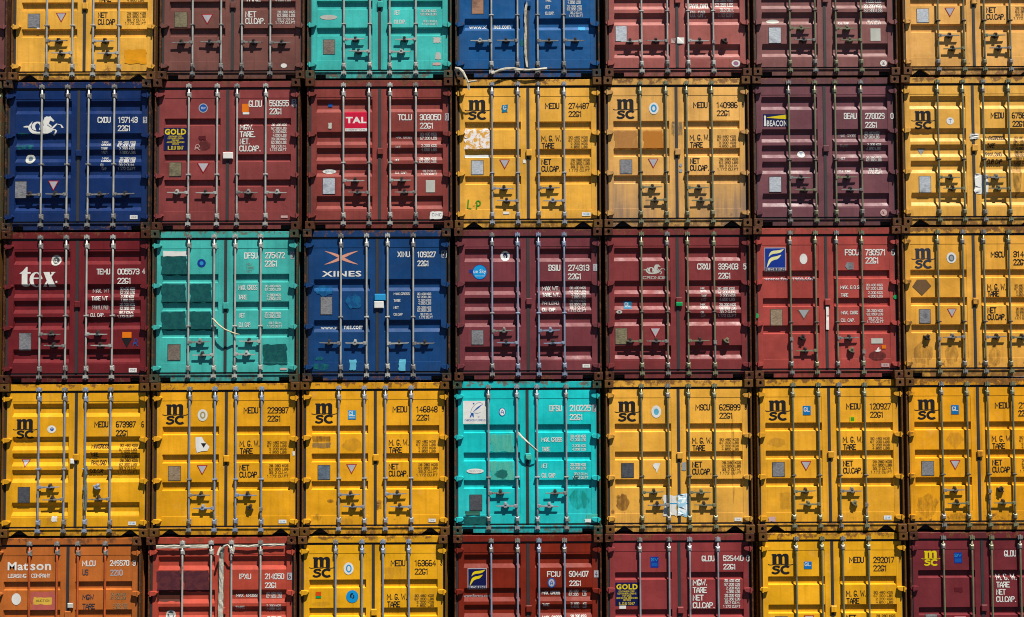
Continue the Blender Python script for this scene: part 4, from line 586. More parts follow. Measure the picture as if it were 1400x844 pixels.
(4,4,0.276,'A',(2,190,186),'bright turquoise container numbered 210225 with a white picture sign',[('R',0.66,0),('L',0.454,0),('R',0.454,0),('L',0.66,0)],'rect','grey',[-0.633,-0.168,0.161,0.635],0.35,0.1,[['rect','owner_sign',[-1.045,1.782,-0.666,2.157],'white'],['logo','dolphin',[-0.998,1.882,-0.719,2.141],'midblue'],['text','CHRONOS FLORENS',[-1.021,1.826,-0.682,1.858],'midblue',0.6],['ellipse','sticker',[-0.463,1.905,-0.351,2.045],'midblue'],['ellipse','sticker',[-0.45,1.917,-0.361,2.033],'white'],['text','A',[-0.432,1.945,-0.382,2.011],'midblue',0.8],['text','DFSU',[0.363,1.981,0.568,2.082],'white',1],['text','210225',[0.693,1.979,1.042,2.086],'white',1],['rect','lettering',[1.067,1.973,1.123,2.094],'palebox'],['text','8',[1.077,1.985,1.113,2.082],'tealtext',1],['text','22G1',[0.692,1.837,0.916,1.934],'white',1],['text','MAX. GROSS',[0.229,1.485,0.571,1.558],'white',1],['text','TARE',[0.235,1.331,0.368,1.403],'white',1],['text','NET',[0.23,1.059,0.326,1.131],'white',1],['text','CU. CAP.',[0.229,0.904,0.474,0.979],'white',1],['lines',['30.480 KGS','67.200 LBS'],[0.703,1.486,0.957,1.605],'white',0.8],['lines',['2.200 KGS','4.850 LBS'],[0.733,1.335,0.956,1.447],'white',0.8],['lines',['28.280 KGS','62.350 LBS'],[0.7,1.028,0.954,1.144],'white',0.8],['lines',['33.2 CU.M.','1.172 CU.FT'],[0.739,0.873,0.99,0.992],'white',0.8],['rect','paint_patch',[-0.601,1.325,-0.223,1.618],'tealfade'],['rect','paint_patch',[-0.603,0.873,-0.225,1.178],'tealfade'],['blob','paint_patch',[-0.544,0.88,-0.303,1.051],'tealmid'],['ellipse','sticker',[-0.992,0.977,-0.713,1.056],'white'],['text','SERVICE',[-0.949,0.999,-0.753,1.031],'platelight',0.3],['plate','data_plate',[-0.947,0.375,-0.739,0.636],'platedark'],['rect','paint_patch',[-1.013,0.302,-0.777,0.371],'tealdirty'],['rect','paint_patch',[-1.05,0.15,-0.678,0.284],'dteal'],['blob','paint_patch',[0.66,0.373,1.036,0.73],'tealmid2'],['scrap','paint_patch',[0.952,0.212,1.137,0.312],'tealfade'],['scrap','paper_remnant',[0.93,0.179,1.028,0.235],'white'],['logo','scribble',[0.739,0.868,0.853,0.946],'black'],['seal','seal',[-0.03,1.196,0.066,1.28],'tealfade']]),
(4,5,2.746,'A',(230,167,62),'yellow container numbered 625899 with a torn white paper across its seam',[('R',0.66,0),('L',0.454,0),('R',0.66,0),('L',0.454,0)],'tri','olive',[-0.605,-0.173,0.165,0.587],0.45,0.2,[['logo','msc',[-1.043,1.798,-0.628,2.142],'black'],['text','MSCU',[0.281,1.982,0.52,2.083],'black',0.6],['text','625899',[0.67,1.98,1.018,2.081],'black',0.6],['text','8',[1.084,1.992,1.124,2.079],'black',0.6],['text','22G1',[0.67,1.847,0.897,1.944],'black',0.6],['text','M. G. W.',[0.218,1.443,0.551,1.54],'black',0.8],['text','TARE',[0.224,1.325,0.436,1.419],'black',0.8],['text','NET',[0.218,1.057,0.38,1.15],'black',0.8],['text','CU.CAP.',[0.218,0.941,0.538,1.036],'black',0.8],['lines',['30.480 KGS','67.200 LBS','2.200 KGS','4.850 LBS'],[0.669,1.323,0.986,1.535],'blackfade',0.8],['lines',['28.280 KGS','62.350 LBS','33.2 CU.M.','1.172 CU.FT'],[0.669,0.936,1.017,1.16],'blackfade',0.8],['plate','data_plate',[-0.941,0.892,-0.735,1.131],'platedark'],['ellipse','sticker',[-0.441,1.864,-0.281,2.066],'white'],['ellipse','sticker',[-0.401,1.91,-0.318,2.016],'paleblue'],['logo','odd2',[-0.435,0.962,-0.296,1.13],'white'],['scrap','paper_remnant',[-0.253,0.275,-0.049,0.603],'white'],['scrap','paper_remnant',[-0.036,0.268,0.163,0.621],'paleblue2'],['blob','stain',[0.862,0.326,0.915,2.091],'grime'],['blob','stain',[-1.033,0.334,-0.799,0.644],'brpatch'],['rect','paper_remnant',[-0.239,0.463,0.14,0.48],'skyblue'],['scrap','paper_remnant',[0.048,1.01,0.115,1.14],'platelight'],['ellipse','paint_patch',[-1.11,0.317,-1.054,0.382],'brpatch'],['ellipse','paint_patch',[-1.021,0.557,-0.965,0.619],'brpatch'],['rect','sticker',[0.895,0.184,1.012,0.24],'white'],['text','CIMC',[0.92,0.199,0.994,0.221],'navy',0.6]]),
(4,6,5.208,'A',(230,163,44),'yellow container numbered 120927 with a small green sticker under its code',[('R',0.66,0),('L',0.454,0),('R',0.66,0),('L',0.454,1)],'tri','olive',[-0.598,-0.176,0.156,0.576],0.4,0.0,[['logo','msc',[-1.043,1.798,-0.628,2.142],'black'],['text','MEDU',[0.281,1.982,0.52,2.083],'black',0.6],['text','120927',[0.67,1.98,1.018,2.081],'black',0.6],['text','7',[1.084,1.992,1.124,2.079],'black',0.6],['text','22G1',[0.67,1.847,0.897,1.944],'black',0.6],['text','M. G. W.',[0.218,1.443,0.551,1.54],'black',0.8],['text','TARE',[0.224,1.325,0.436,1.419],'black',0.8],['text','NET',[0.218,1.057,0.38,1.15],'black',0.8],['text','CU.CAP.',[0.218,0.941,0.538,1.036],'black',0.8],['lines',['30.480 KGS','67.200 LBS','2.200 KGS','4.850 LBS'],[0.669,1.323,0.986,1.535],'blackfade',0.8],['lines',['28.280 KGS','62.350 LBS','33.2 CU.M.','1.172 CU.FT'],[0.669,0.936,1.017,1.16],'blackfade',0.8],['plate','data_plate',[-0.941,0.892,-0.735,1.131],'plate'],['tri','warning_sticker',[-0.475,0.983,-0.3,1.144],'wtri'],['rect','sticker',[-0.426,1.894,-0.298,2.044],'midcyan'],['text','GL',[-0.411,1.95,-0.312,2.019],'white',0.8],['rect','sticker',[0.338,1.773,0.421,1.866],'signyellow'],['rect','sticker',[0.353,1.792,0.409,1.854],'green'],['blob','paint_patch',[-1.02,1.369,-0.711,1.541],'ypatch'],['rect','paint_patch',[-0.82,0.373,-0.644,0.648],'ypatch'],['scrap','paper_remnant',[-1.012,0.17,-0.899,0.245],'pinkish'],['rect','sticker',[0.864,0.192,0.991,0.258],'white'],['text','CSC MARK',[0.883,0.208,0.972,0.239],'skyblue',0.3]]),
(4,7,7.645,'A',(230,157,22),'rust speckled yellow container with a faint diamond mark,fourth row right end',[('R',0.66,0),('L',0.454,0),('R',0.66,1),('L',0.454,0)],'tri','olive',[-0.603,-0.193,0.149,0.559],0.9,0.0,[['logo','msc',[-1.043,1.798,-0.628,2.142],'black'],['text','MEDU',[0.281,1.982,0.52,2.083],'black',0.6],['text','21',[0.67,1.981,0.788,2.081],'black',0.6],['text','M. G. W.',[0.218,1.443,0.551,1.54],'black',0.8],['text','TARE',[0.224,1.325,0.436,1.419],'black',0.8],['text','NET',[0.218,1.057,0.38,1.15],'black',0.8],['text','CU.CAP.',[0.218,0.941,0.538,1.036],'black',0.8],['lines',['30.480 KGS','67.200 LBS','2.200 KGS','4.850 LBS'],[0.669,1.323,0.986,1.535],'blackfade',0.8],['lines',['28.280 KGS','62.350 LBS','33.2 CU.M.','1.172 CU.FT'],[0.669,0.936,1.017,1.16],'blackfade',0.8],['plate','data_plate',[-0.941,0.892,-0.735,1.131],'plate'],['tri','warning_sticker',[-0.475,0.983,-0.3,1.144],'wtri'],['rect','sticker',[-0.435,1.891,-0.31,2.041],'midcyan'],['text','GL',[-0.423,1.947,-0.321,2.016],'white',0.8],['text','22G1',[0.659,1.854,0.862,1.952],'black',0.6],['blob','stain',[-1.052,0.208,-0.656,0.612],'grime'],['blob','stain',[-0.53,0.175,-0.19,0.3],'grime'],['diamond','paint_patch',[-0.528,1.326,-0.228,1.6],'ypatch']]),
(5,0,-9.639,'A',(228,161,28),'container at the far left edge,bottom row',[('R',0.66,0),('L',0.454,0),('R',0.66,0),('L',0.454,0)],'tri','light',[-0.555,-0.135,0.195,0.615],0.3,0.0,[]),
(5,1,-7.189,'A',(182,100,47),'orange container numbered 249978 with white two line lettering',[('L',0.62,0),('L',0.62,0),('R',0.62,0),('R',0.62,0)],'rect','orange',[-0.609,-0.163,0.175,0.616],0.35,0.0,[['text','Mat',[-0.978,1.954,-0.646,2.09],'white',1.8],['text','son',[-0.61,1.952,-0.274,2.057],'white',1.8],['text','LEASING',[-0.972,1.832,-0.673,1.898],'white',1],['text','COMPANY',[-0.592,1.834,-0.285,1.9],'white',1],['text','MLCU',[0.23,2.015,0.447,2.108],'white',0.8],['text','249978',[0.679,2.018,0.995,2.112],'white',1],['text','3',[1.048,2.019,1.103,2.11],'white',1],['text','US',[0.235,1.871,0.333,1.966],'darkgrey',0.6],['text','2210',[0.686,1.861,0.889,1.958],'palebox',0.8],['text','MGW',[0.24,1.479,0.427,1.563],'slate',0.9],['text','TARE',[0.241,1.328,0.447,1.415],'slate',0.8],['lines',['30.480 KGS','67.200 LBS'],[0.699,1.473,0.952,1.592],'platetan',0.8],['lines',['2.200 KGS','4.850 LBS'],[0.738,1.32,0.972,1.422],'platetan',0.8],['ellipse','sticker',[-0.906,1.398,-0.754,1.587],'white'],['rect','paint_patch',[-0.595,1.298,-0.191,1.613],'pinkpatch'],['scrap','sticker',[-0.553,1.405,-0.261,1.521],'signcream'],['text','AUCTION',[-0.51,1.446,-0.28,1.484],'black',1],['seal','seal',[0.014,1.355,0.1,1.429],'offwhite']]),
(5,2,-4.685,'B',(172,70,56),'tomato red container numbered 214850 tied with white tape',[('L',0.62,0),('L',0.62,0),('R',0.62,0),('R',0.62,0)],'rect','light',[-0.638,-0.171,0.158,0.627],0.25,0.0,[['rect','paint_patch',[-1.063,1.587,-0.673,1.935],'dmaroon'],['rect','paint_patch',[-0.627,1.585,-0.211,1.933],'dmaroon'],['rect','paint_patch',[-1.06,1.434,-0.671,1.589],'dbrown'],['ellipse','sticker',[-0.922,1.127,-0.762,1.293],'offwhite'],['ellipse','sticker',[-0.897,1.149,-0.787,1.271],'darkgrey'],['text','TUV',[-0.884,1.177,-0.796,1.238],'white',0.6],['text','IPXU',[0.267,1.789,0.467,1.878],'white',1],['text','214850',[0.69,1.786,1.004,1.88],'white',1],['rect','lettering',[1.052,1.776,1.131,1.891],'palebox'],['text','6',[1.069,1.791,1.114,1.876],'darkred',1],['text','22G1',[0.691,1.644,0.889,1.736],'white',1],['text','MAX. GROSS',[0.213,1.493,0.561,1.546],'white',1],['text','TARE',[0.217,1.315,0.363,1.361],'white',1],['lines',['30.480 KGS','67.200 LBS'],[0.703,1.468,0.96,1.581],'white',0.8],['lines',['2.200 KGS','4.850 LBS'],[0.717,1.282,0.954,1.387],'white',0.8],['text','NET',[0.218,1.121,0.336,1.168],'white',1],['lines',['28.280 KGS','62.350 LBS','33.2 CU.M.','1.172 CU.FT'],[0.704,0.961,0.955,1.193],'white',0.8]]),
(5,3,-2.234,'A',(230,165,30),'yellow container numbered 163664 with a round bright blue sticker',[('R',0.66,0),('L',0.454,0),('R',0.66,0),('L',0.454,0)],'tri','blue',[-0.605,-0.179,0.163,0.58],0.35,0.0,[['logo','msc',[-1.043,1.798,-0.628,2.142],'black'],['text','MEDU',[0.281,1.982,0.52,2.083],'black',0.6],['text','163664',[0.67,1.98,1.018,2.081],'black',0.6],['text','3',[1.084,1.992,1.124,2.079],'black',0.6],['text','22G1',[0.67,1.847,0.897,1.944],'black',0.6],['text','M. G. W.',[0.218,1.443,0.551,1.54],'black',0.8],['text','TARE',[0.224,1.325,0.436,1.419],'black',0.8],['text','NET',[0.218,1.057,0.38,1.15],'black',0.8],['text','CU.CAP.',[0.218,0.941,0.538,1.036],'black',0.8],['lines',['30.480 KGS','67.200 LBS','2.200 KGS','4.850 LBS'],[0.669,1.323,0.986,1.535],'blackfade',0.8],['lines',['28.280 KGS','62.350 LBS','33.2 CU.M.','1.172 CU.FT'],[0.669,0.936,1.017,1.16],'blackfade',0.8],['plate','data_plate',[-0.941,0.892,-0.735,1.131],'plate'],['tri','warning_sticker',[-0.475,0.983,-0.3,1.144],'wtri'],['ellipse','sticker',[-0.484,1.85,-0.32,2.047],'white'],['ellipse','sticker',[-0.445,1.883,-0.352,2.013],'skyblue'],['ellipse','sticker',[-0.425,1.907,-0.372,1.989],'white'],['rect','sticker',[-0.935,1.51,-0.847,1.577],'redorange'],['rect','sticker',[-0.935,1.474,-0.847,1.509],'greenseal'],['ellipse','sticker',[-0.441,1.399,-0.241,1.601],'cyan'],['logo','bean',[-0.383,1.46,-0.304,1.556],'black'],['blob','paint_patch',[-1.027,1.343,-0.673,1.434],'ypatch'],['rect','paint_patch',[0.184,1.777,0.538,1.979],'ypatch']]),
(5,4,0.276,'B',(122,40,30),'dark red container numbered 604407 with a blue and yellow wave sign',[('R',0.805,0),('L',0.61,0),('R',0.805,0),('L',0.61,0)],'rect','blue',[-0.593,-0.168,0.178,0.595],0.1,0.0,[['rect','owner_sign',[-0.98,1.596,-0.669,1.938],'palebox'],['rect','owner_sign',[-0.97,1.655,-0.678,1.926],'navysign'],['logo','fwave',[-0.955,1.659,-0.688,1.915],'signyellow'],['text','FLORENS',[-0.971,1.605,-0.678,1.649],'navy',2.5],['text','FCIU',[0.31,1.793,0.526,1.885],'white',1],['text','604407',[0.665,1.791,0.986,1.887],'white',1],['rect','lettering',[1.072,1.783,1.144,1.894],'palebox'],['text','4',[1.087,1.796,1.131,1.881],'darkred',1],['text','22G1',[0.668,1.644,0.873,1.733],'white',1],['ellipse','sticker',[0.317,1.618,0.447,1.78],'midblue'],['ellipse','sticker',[0.334,1.638,0.43,1.761],'palebox'],['text','A',[0.358,1.664,0.406,1.733],'midblue',0.7],['text','www.florens.com',[-1.046,1.463,-0.617,1.515],'palebox',0.6],['text','MAX. GROSS',[0.223,1.501,0.521,1.558],'white',1],['text','TARE',[0.231,1.317,0.346,1.368],'white',1],['text','MAX. CARGO',[0.23,1.113,0.546,1.167],'white',1],['lines',['30.480','67.200'],[0.661,1.47,0.819,1.584],'white',0.8],['lines',['KG','LB'],[0.885,1.47,0.95,1.583],'white',0.8],['lines',['2.180','4.810'],[0.688,1.278,0.827,1.39],'white',0.8],['lines',['KG','LB'],[0.889,1.277,0.948,1.389],'white',0.8],['lines',['28.280 KGS','62.350 LBS','33.2 CU.M.','1.172 CU.FT'],[0.659,0.927,0.946,1.187],'white',0.8]]),
(5,5,2.732,'G',(137,56,58),'brick red container numbered 526440 with a navy and yellow panel over a white tag',[('L',0.62,0),('L',0.62,0),('R',0.62,0),('R',0.62,0)],'rect','grey',[-0.638,-0.167,0.168,0.628],0.2,0.0,[['rect','sticker',[-0.465,1.929,-0.333,2.105],'signblue'],['text','BV',[-0.454,2.033,-0.343,2.085],'skyblue',0.8],['rect','sticker',[-0.448,1.955,-0.351,2.007],'midblue'],['text','GLDU',[0.368,2.026,0.577,2.118],'white',1.2],['text','526440',[0.714,2.028,1.048,2.12],'white',1.2],['text','8',[1.09,2.023,1.147,2.124],'white',1.2],['text','22G1',[0.716,1.893,0.928,1.983],'white',1.2],['rect','owner_sign',[-1.039,1.32,-0.659,1.692],'navysign'],['text','GOLD',[-1.024,1.579,-0.676,1.668],'signyellow',3],['lines',['CONTAINER CORP.','CONTAINER LEASING','FOR SALE','AND RENTAL BRANCHES','OFFICES'],[-1.021,1.391,-0.681,1.566],'signyellow',0.8],['text','IL.D.U 1847',[-0.985,1.332,-0.725,1.377],'signyellow',0.5],['rect','sticker',[-0.977,1.27,-0.869,1.32],'white'],['text','MGW.',[0.218,1.638,0.46,1.734],'white',1.4],['text','TARE',[0.217,1.516,0.447,1.612],'white',1.4],['text','NET',[0.216,1.396,0.392,1.49],'white',1.4],['text','CU.CAP.',[0.214,1.273,0.577,1.368],'white',1.4],['lines',['30.480 KGS','67.200 LBS','2.200 KGS','4.850 LBS','28.280 KGS','62.350 LBS','33.2 CU.M.','1.172 CU.FT'],[0.708,1.27,0.986,1.742],'white',0.8]]),
(5,6,5.221,'A',(228,163,32),'yellow container numbered 292017 with a small blue square sticker',[('R',0.66,0),('L',0.454,0),('R',0.66,0),('L',0.454,0)],'tri','olive',[-0.592,-0.169,0.166,0.586],0.5,0.0,[['logo','msc',[-1.043,1.798,-0.628,2.142],'black'],['text','MEDU',[0.281,1.982,0.52,2.083],'black',0.6],['text','292017',[0.67,1.98,1.018,2.081],'black',0.6],['text','1',[1.084,1.992,1.124,2.079],'black',0.6],['text','22G1',[0.67,1.847,0.897,1.944],'black',0.6],['text','M. G. W.',[0.218,1.443,0.551,1.54],'black',0.8],['text','TARE',[0.224,1.325,0.436,1.419],'black',0.8],['text','NET',[0.218,1.057,0.38,1.15],'black',0.8],['text','CU.CAP.',[0.218,0.941,0.538,1.036],'black',0.8],['lines',['30.480 KGS','67.200 LBS','2.200 KGS','4.850 LBS'],[0.669,1.323,0.986,1.535],'blackfade',0.8],['lines',['28.280 KGS','62.350 LBS','33.2 CU.M.','1.172 CU.FT'],[0.669,0.936,1.017,1.16],'blackfade',0.8],['plate','data_plate',[-0.941,0.892,-0.735,1.131],'plate'],['tri','warning_sticker',[-0.475,0.983,-0.3,1.144],'wtri'],['rect','sticker',[-0.457,1.891,-0.33,2.009],'midcyan'],['text','GL',[-0.446,1.938,-0.344,1.994],'white',0.9]]),
(5,7,7.661,'G',(112,45,52),'dark maroon container with a small yellow emblem,bottom row right end',[('L',0.62,0),('L',0.62,0),('R',0.62,0),('R',0.62,0)],'rect','olive',[-0.635,-0.171,0.142,0.606],0.25,0.0,[['logo','msc',[-0.985,1.92,-0.678,2.173],'signyellow'],['rect','sticker',[-0.454,1.966,-0.322,2.139],'deepblue'],['text','BV',[-0.444,2.071,-0.332,2.117],'skyblue',0.8],['rect','sticker',[-0.437,1.987,-0.337,2.042],'midblue'],['text','GLDU',[0.361,2.07,0.562,2.169],'white',1.2],['text','M. G. W.',[0.226,1.69,0.566,1.787],'white',1.2],['text','TARE',[0.223,1.571,0.444,1.665],'white',1.2],['text','NET',[0.221,1.455,0.374,1.546],'white',1.2],['text','CU.CAP.',[0.218,1.337,0.549,1.43],'white',1.2],['rect','paint_patch',[-0.452,1.505,-0.327,1.573],'darkred'],['plate','data_plate',[-0.942,0.972,-0.743,1.144],'plate'],['tri','warning_sticker',[-0.495,0.953,-0.254,1.121],'wtri']]),
]

for d in DATA:
    for it in d[12]:
        if it[0] == 'text' and not isblock(it[1], it[4]): want(it[1], it[4])
        if it[0] == 'lines':
            for s in it[1]:
                if not isblock(s, it[4]): want(s, it[4])
make_texts()
_cm, _n, _l, _b = nodes('casting_rust'); _g = _n.new('ShaderNodeNewGeometry')
_c = mixc(_n, _l, noise(_n, _l, _g.outputs['Position'], 9, 8, .7, .35, .65).outputs[0], lin((52,34,26)), lin((118,74,44)))
_c = mixc(_n, _l, noise(_n, _l, _g.outputs['Position'], 40, 5, .7, .5, .75).outputs[0], _c, lin((30,24,22)))
_l.new(_c, _b.inputs['Base Color']); _b.inputs['Roughness'].default_value = .85
PLT = {'platelight': 'platelight_plate', 'platetan': 'platetan_plate'}

def build(d):
    (row, col, X, typ, rgb, label, handles, notch, rodm, rods, rust, dirt, items) = d
    rnd = random.Random(row*31+col*7); seed = row*8+col
    root = bpy.data.objects.new('shipping_container', None); COL.objects.link(root); root.empty_display_size = .2
    root.location = (X, rnd.uniform(-.006, .006), (5-row)*H+SL*X)
    root['label'] = label; root['category'] = 'shipping container'; root['group'] = 'stacked shipping containers'
    pm = paint('paint_%d_%d' % (row, col), rgb, rust, dirt, seed)
    fm = paint('frame_paint_%d_%d' % (row, col), tuple(int(v*.92) for v in rgb), rust+.6, dirt*.6, seed+.5, .6)
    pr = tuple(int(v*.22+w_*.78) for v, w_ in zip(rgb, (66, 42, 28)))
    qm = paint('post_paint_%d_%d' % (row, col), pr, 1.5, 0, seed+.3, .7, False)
    rods_m = MATS['orange_rod' if rodm == 'orange' else rodm]
    for s in (-1, 1):
        link('corner_post', POST[s], root, qm)
        link('side_wall', SIDE[s], root, pm)
        for z in (.0665, H-.0665):
            o = link('corner_casting', CAST, root, qm, (s*(HW-.0735), 0, z))
            o.material_slots[1].link = 'OBJECT'; o.material_slots[1].material = MATS['inside']
            o = link('corner_casting', CAST, root, _cm, (s*(HW-.0735), 6.058, z)); o.rotation_euler = (0, 0, math.pi)
            o.material_slots[1].link = 'OBJECT'; o.material_slots[1].material = MATS['inside']
    link('door_header', HEAD, root, fm); link('door_sill', SILL[notch], root, fm); link('door_gasket', GASK, root, MATS['rubber'])
    link('roof', ROOF, root, pm); link('underframe', FLOOR, root, MATS['inside']); link('rear_wall', REAR, root, pm)
    doors = {}
    for s in (-1, 1):
        doors[s] = link('door', DOORS[(typ, s)], root, pm)
        for z in (2.235, 1.575, .90, .235):
            h = link('hinge', HINGE, doors[s], pm, (s*1.117, 0, z+rnd.uniform(-.006, .006)))
            if s > 0: h.rotation_euler = (0, 0, 0); h.scale = (-1, 1, 1)
    link('seam_block', LOCKB, doors[1], pm, (.02, 0, 1.25 if typ != 'B' else 1.29))
    dark = rodm == 'olive'
    for i, x in enumerate(rods):
        bar = link('locking_bar', RODM, root, rods_m, (x, .056, 0))
        bar.rotation_euler = (rnd.uniform(-.001, .001), rnd.uniform(-.0015, .0015), 0)
        fit = rods_m if rodm != 'orange' and rnd.random() < .6 else MATS['fitting']
        link('cam', CAMU, bar, fit, (0, 0, 2.385)); link('cam', CAMD, bar, fit, (0, 0, .10))
        link('guide_bracket', BRK, bar, fit, (0, 0, 2.235+rnd.uniform(-.01, .01))); link('guide_bracket', BRK, bar, fit, (0, 0, .235+rnd.uniform(-.008, .008)))
        link('bar_clip', CLIP, bar, MATS['dark_fitting'] if dark else fit, (0, 0, .917 if typ in 'AG' else 1.10 if typ == 'B' else 1.05))
        dr, z, st = handles[i]; s = 1 if dr == 'R' else -1
        z += rnd.uniform(-.006, .006)
        if st == 0:
            h = link('handle', HAND[s], bar, fit, (0, 0, z)); h.rotation_euler = (0, rnd.uniform(-.03, .03), rnd.uniform(-.01, .01))
        else:
            h = link('handle', HAND[s], bar, MATS['fitting'], (0, 0, z)); h.rotation_euler = (0, s*(math.pi/2+rnd.uniform(-.06, .06)), 0)
        c = link('handle_catch', CATCH, bar, MATS['dark_fitting'] if rnd.random() < .75 else fit, (s*.19, 0, z+.004)); c.scale = (1.05, 1, 1.0); c.rotation_euler = (0, rnd.uniform(-.08, .08) if st == 0 else rnd.uniform(.3, .6), 0)
    # lettering, stickers, plates and patches, each laid on the leaf it belongs to
    for n, it in enumerate(items):
        off = .0022+.00018*n; kind = it[0]
        rc = it[2]; par = doors[-1] if (rc[0]+rc[2])/2 < .02 else doors[1]
        if kind == 'text':
            if isblock(it[1], it[4]): V, Fc = strokes(it[1], rc, it[4])
            else:
                V, Fc = TXT[(it[1], round(it[4], 1))]; V = [(rc[0]+(rc[2]-rc[0])*a, rc[1]+(rc[3]-rc[1])*b) for a, b in V]
            if V: sheet('lettering', V, Fc, typ, par, ink(it[3]), off)
        elif kind == 'lines':
            L = it[1]; k = len(L); hh = (rc[3]-rc[1])/k; V2 = []; F2 = []; mx = max(len(s) for s in L)
            for j, s in enumerate(L):
                zb = rc[3]-hh*(j+.88); zt_ = rc[3]-hh*(j+.12); ww = (rc[2]-rc[0])*len(s)/mx
                xx = rc[2]-ww if it[3] in ('white', 'blackfade', 'whitefade') and mx > 8 else (rc[0]+rc[2]-ww)/2 if it[3] == 'signyellow' else rc[0]
                if isblock(s, it[4]): V, Fc = strokes(s, (xx, zb, xx+ww, zt_), it[4])
                else:
                    V, Fc = TXT[(s, round(it[4], 1))]; V = [(xx+ww*a, zb+(zt_-zb)*b) for a, b in V]
                b0 = len(V2); V2 += V; F2 += [tuple(i+b0 for i in f_) for f_ in Fc]
            sheet('lettering', V2, F2, typ, par, ink(it[3]), off)
        elif kind == 'logo':
            V2 = []; F2 = []; poly_to(V2, F2, rc, emblem(it[1])) 
            P = emblem(it[1])
            if it[1] == 'beacon':
                V2 = []; F2 = []; poly_to(V2, F2, rc, P[:1]); sheet('owner_emblem', V2, F2, typ, par, ink('signyellow'), off)
                V2 = []; F2 = []; poly_to(V2, F2, rc, P[1:]); sheet('owner_emblem', V2, F2, typ, par, ink('white'), off)
            else:
                nm = {'odd': 'sticker', 'odd2': 'sticker', 'scribble': 'spray_mark', 'lp': 'spray_mark', 'box': 'lettering', 'bird': 'sticker', 'bean': 'lettering'}.get(it[1], 'owner_emblem')
                sheet(nm, V2, F2, typ, par, ink(it[3]), off)
        else:
            name, colr = it[1], it[3]; P = shape(kind, rc, rnd)
            if name == 'paint_patch' and kind == 'rect':
                P = [(x+rnd.uniform(-.006, .006), z+rnd.uniform(-.006, .006)) for x, z in shape('scrap', rc, random.Random(1))]
                P = [(min(max(x, rc[0]-.004), rc[2]+.004), min(max(z, rc[1]-.005), rc[3]+.005)) for x, z in P]
            if kind == 'tri':
                oc, ic = {'wtri': ('red', 'palebox'), 'gtri': ('greyst', 'platelight'), 'btri': ('black', 'black')}[colr]
                sheet(name, P, fill(P), typ, par, ink(oc), off)
                cx = (rc[0]+rc[2])/2; cz = rc[3]-(rc[3]-rc[1])*.36; q = [(cx+(x-cx)*.78, cz+(z-cz)*.78) for x, z in P]
                sheet(name, q, fill(q), typ, par, ink(ic), off+.0003)
            elif kind == 'plate':
                base = MATS.get(PLT.get(colr, colr)) or MATS['plate']
                sheet(name, P, fill(P), typ, par, MATS['dark_fitting'], off)
                i_ = .007; q = [(rc[0]+i_, rc[1]+i_), (rc[2]-i_, rc[1]+i_), (rc[2]-i_, rc[3]-i_), (rc[0]+i_, rc[3]-i_)]
                sheet(name, q, fill(q), typ, par, base, off+.0008, .001)
            elif kind == 'seal':
                m = MB(); yy = .050; m.box(rc[0], rc[2], yy, .078, rc[1], rc[3], .008); link('seal', m.mesh('seal'), par, ink(colr))
            else:
                sheet(name, P, fill(P), typ, par, ink(colr), off)
    return root
for d in DATA: build(d)

# ------------------------------------------------------------ loose tape, straps and cords tied to the doors
def tag(o, label, cat, group=None):
    o['label'] = label; o['category'] = cat
    if group: o['group'] = group
def band(name, pts, wd, mat, th=.006, seed=1):
    """a flat, slightly crumpled strip along pts, wide across the path in the wall plane"""
    rnd = random.Random(seed); P = [Vector(p) for p in pts]; Q = []
    for i in range(len(P)-1):
        k = max(1, int((P[i+1]-P[i]).length/.06))
        for j in range(k): Q.append(P[i].lerp(P[i+1], j/k))
    Q.append(P[-1]); m = MB(); V = []; F_ = []
    for i, p in enumerate(Q):
        d = (Q[min(i+1, len(Q)-1)]-Q[max(i-1, 0)]).normalized(); a = Vector((-d.z, 0, d.x)); a = a.normalized() if a.length > .2 else Vector((1, 0, 0))
        ww = wd*rnd.uniform(.88, 1.08)/2
        for k, s in enumerate((-1, -.3, .3, 1)): V.append(p+a*ww*s+Vector((0, rnd.uniform(-.005, .005)-.006*(abs(s) < .5), 0)))
        for k, s in enumerate((1, .3, -.3, -1)): V.append(p+a*ww*s+Vector((0, th, 0)))
    for i in range(len(Q)-1):
        for k in range(8): F_.append((i*8+k, i*8+(k+1) % 8, (i+1)*8+(k+1) % 8, (i+1)*8+k))
    F_ += [tuple(range(8)), tuple(range((len(Q)-1)*8, len(Q)*8))]
    m.add(V, F_); return link(name, m.mesh(name, MATS[mat]), None)
o = band('tape_strip', [(0.308, 0.06, 11.243), (0.281, 0.05, 11.093), (0.275, 0.06, 10.974), (0.28, 0.07, 10.733), (0.273, 0.06, 10.51), (0.284, 0.06, 10.314), (0.3, 0.05, 10.141)], .038, 'tape', seed=3)
tag(o, 'white tape strip running down the seam of the dark blue container in the top row', 'tape')
o = band('tape_strip', [(-0.284, -0.03, 10.024), (-0.236, -0.01, 10.041), (-0.139, -0.01, 10.077), (-0.043, -0.005, 10.102), (0.077, 0, 10.109), (0.197, -0.01, 10.082), (0.318, -0.01, 10.075), (0.462, -0.01, 10.085), (0.631, 0, 10.107)], .042, 'tape', seed=4)
tag(o, 'crumpled pale tape lying along the sill of the dark blue container in the top row', 'tape')
o = band('strap_end', [(-0.884, -0.03, 10.111), (-0.809, -0.08, 10.091), (-0.749, -0.1, 10.031), (-0.701, -0.11, 9.931), (-0.665, -0.11, 9.847), (-0.654, -0.1, 9.729)], .034, 'tape', seed=5)
tag(o, 'torn strap end hanging from the casting below the dark blue top container', 'strap')
o = band('strap_end', [(-0.677, -0.11, 9.847), (-0.605, -0.12, 9.862), (-0.521, -0.12, 9.874)], .028, 'tape', seed=6)
tag(o, 'short white strap scrap sticking out beside the hanging torn strap end', 'strap')
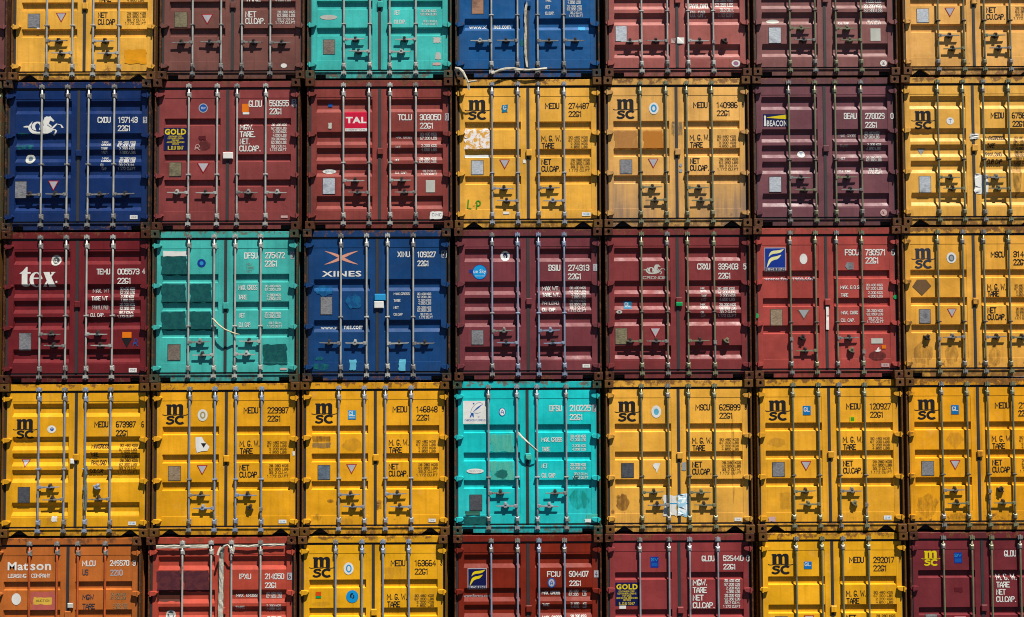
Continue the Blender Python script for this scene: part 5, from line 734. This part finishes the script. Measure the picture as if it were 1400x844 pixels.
o = band('tape_strip', [(-5.747, 0.045, 2.317), (-5.526, 0.04, 2.32), (-5.313, 0.04, 2.318), (-5.1, 0.04, 2.32), (-4.888, 0.045, 2.322)], .055, 'tape', seed=7)
tag(o, 'white tape tied across the upper left of the tomato red container', 'tape')
o = band('tape_strip', [(-4.498, 0.045, 2.326), (-4.247, 0.04, 2.32), (-4.011, 0.04, 2.337), (-3.668, 0.045, 2.337)], .04, 'tape', seed=8)
tag(o, 'white tape tied across the upper right of the tomato red container', 'tape')
o = band('tape_strip', [(-4.657, -0.02, 2.299), (-4.671, -0.01, 2.226), (-4.686, 0.02, 2.127), (-4.689, 0.04, 1.817), (-4.695, 0.05, 1.522), (-4.7, 0.055, 1.134), (-4.7, 0.06, 0.758)], .078, 'tape', seed=9)
tag(o, 'broad white tape hanging down the seam of the tomato red container', 'tape')
o = band('tape_strip', [(-4.666, -0.03, 2.277), (-4.619, -0.05, 2.34), (-4.566, -0.05, 2.357), (-4.516, -0.06, 2.306), (-4.468, -0.04, 2.255), (-4.465, -0.03, 2.323)], .035, 'tape', seed=10)
tag(o, 'knotted loop of white tape round the third bar of the tomato red container', 'tape')
o = band('tape_strip', [(-4.678, -0.03, 2.324), (-4.707, -0.05, 2.258), (-4.721, -0.06, 2.202)], .036, 'tape', seed=12)
tag(o, 'loose white tape tail beside the knot on the tomato red container', 'tape')
m = MB(); m.tube([(-4.851, 0.02, 6.009), (-4.819, -0.01, 5.99), (-4.744, -0.04, 5.917), (-4.682, -0.05, 5.869), (-4.628, -0.05, 5.832), (-4.556, -0.03, 5.798), (-4.487, 0, 5.768), (-4.406, 0.01, 5.75)], [.012,.013,.012,.012,.011,.011,.012,.006], 7)
o = link('rope', m.mesh('rope', MATS['rope'], True)); tag(o, 'pale rope tied between two bars of the turquoise container with dark patches', 'rope')
o = band('strap', [(0.125, 0.0, 4.139), (0.192, -0.04, 4.065), (0.279, -0.06, 3.987), (0.357, -0.05, 3.912), (0.443, 0.0, 3.832)], .03, 'tape', seed=11)
tag(o, 'white strap slung between the middle bars of the bright turquoise container', 'strap')
o = band('rag', [(-6.895, 0.01, 3.633), (-6.878, 0.0, 3.504), (-6.899, 0.01, 3.409), (-6.881, 0.0, 3.269), (-6.876, 0.0, 3.104), (-6.893, 0.01, 2.914)], .05, 'rag', seed=13)
tag(o, 'grey green rag wound on a bar of the yellow container numbered 673987', 'rag')
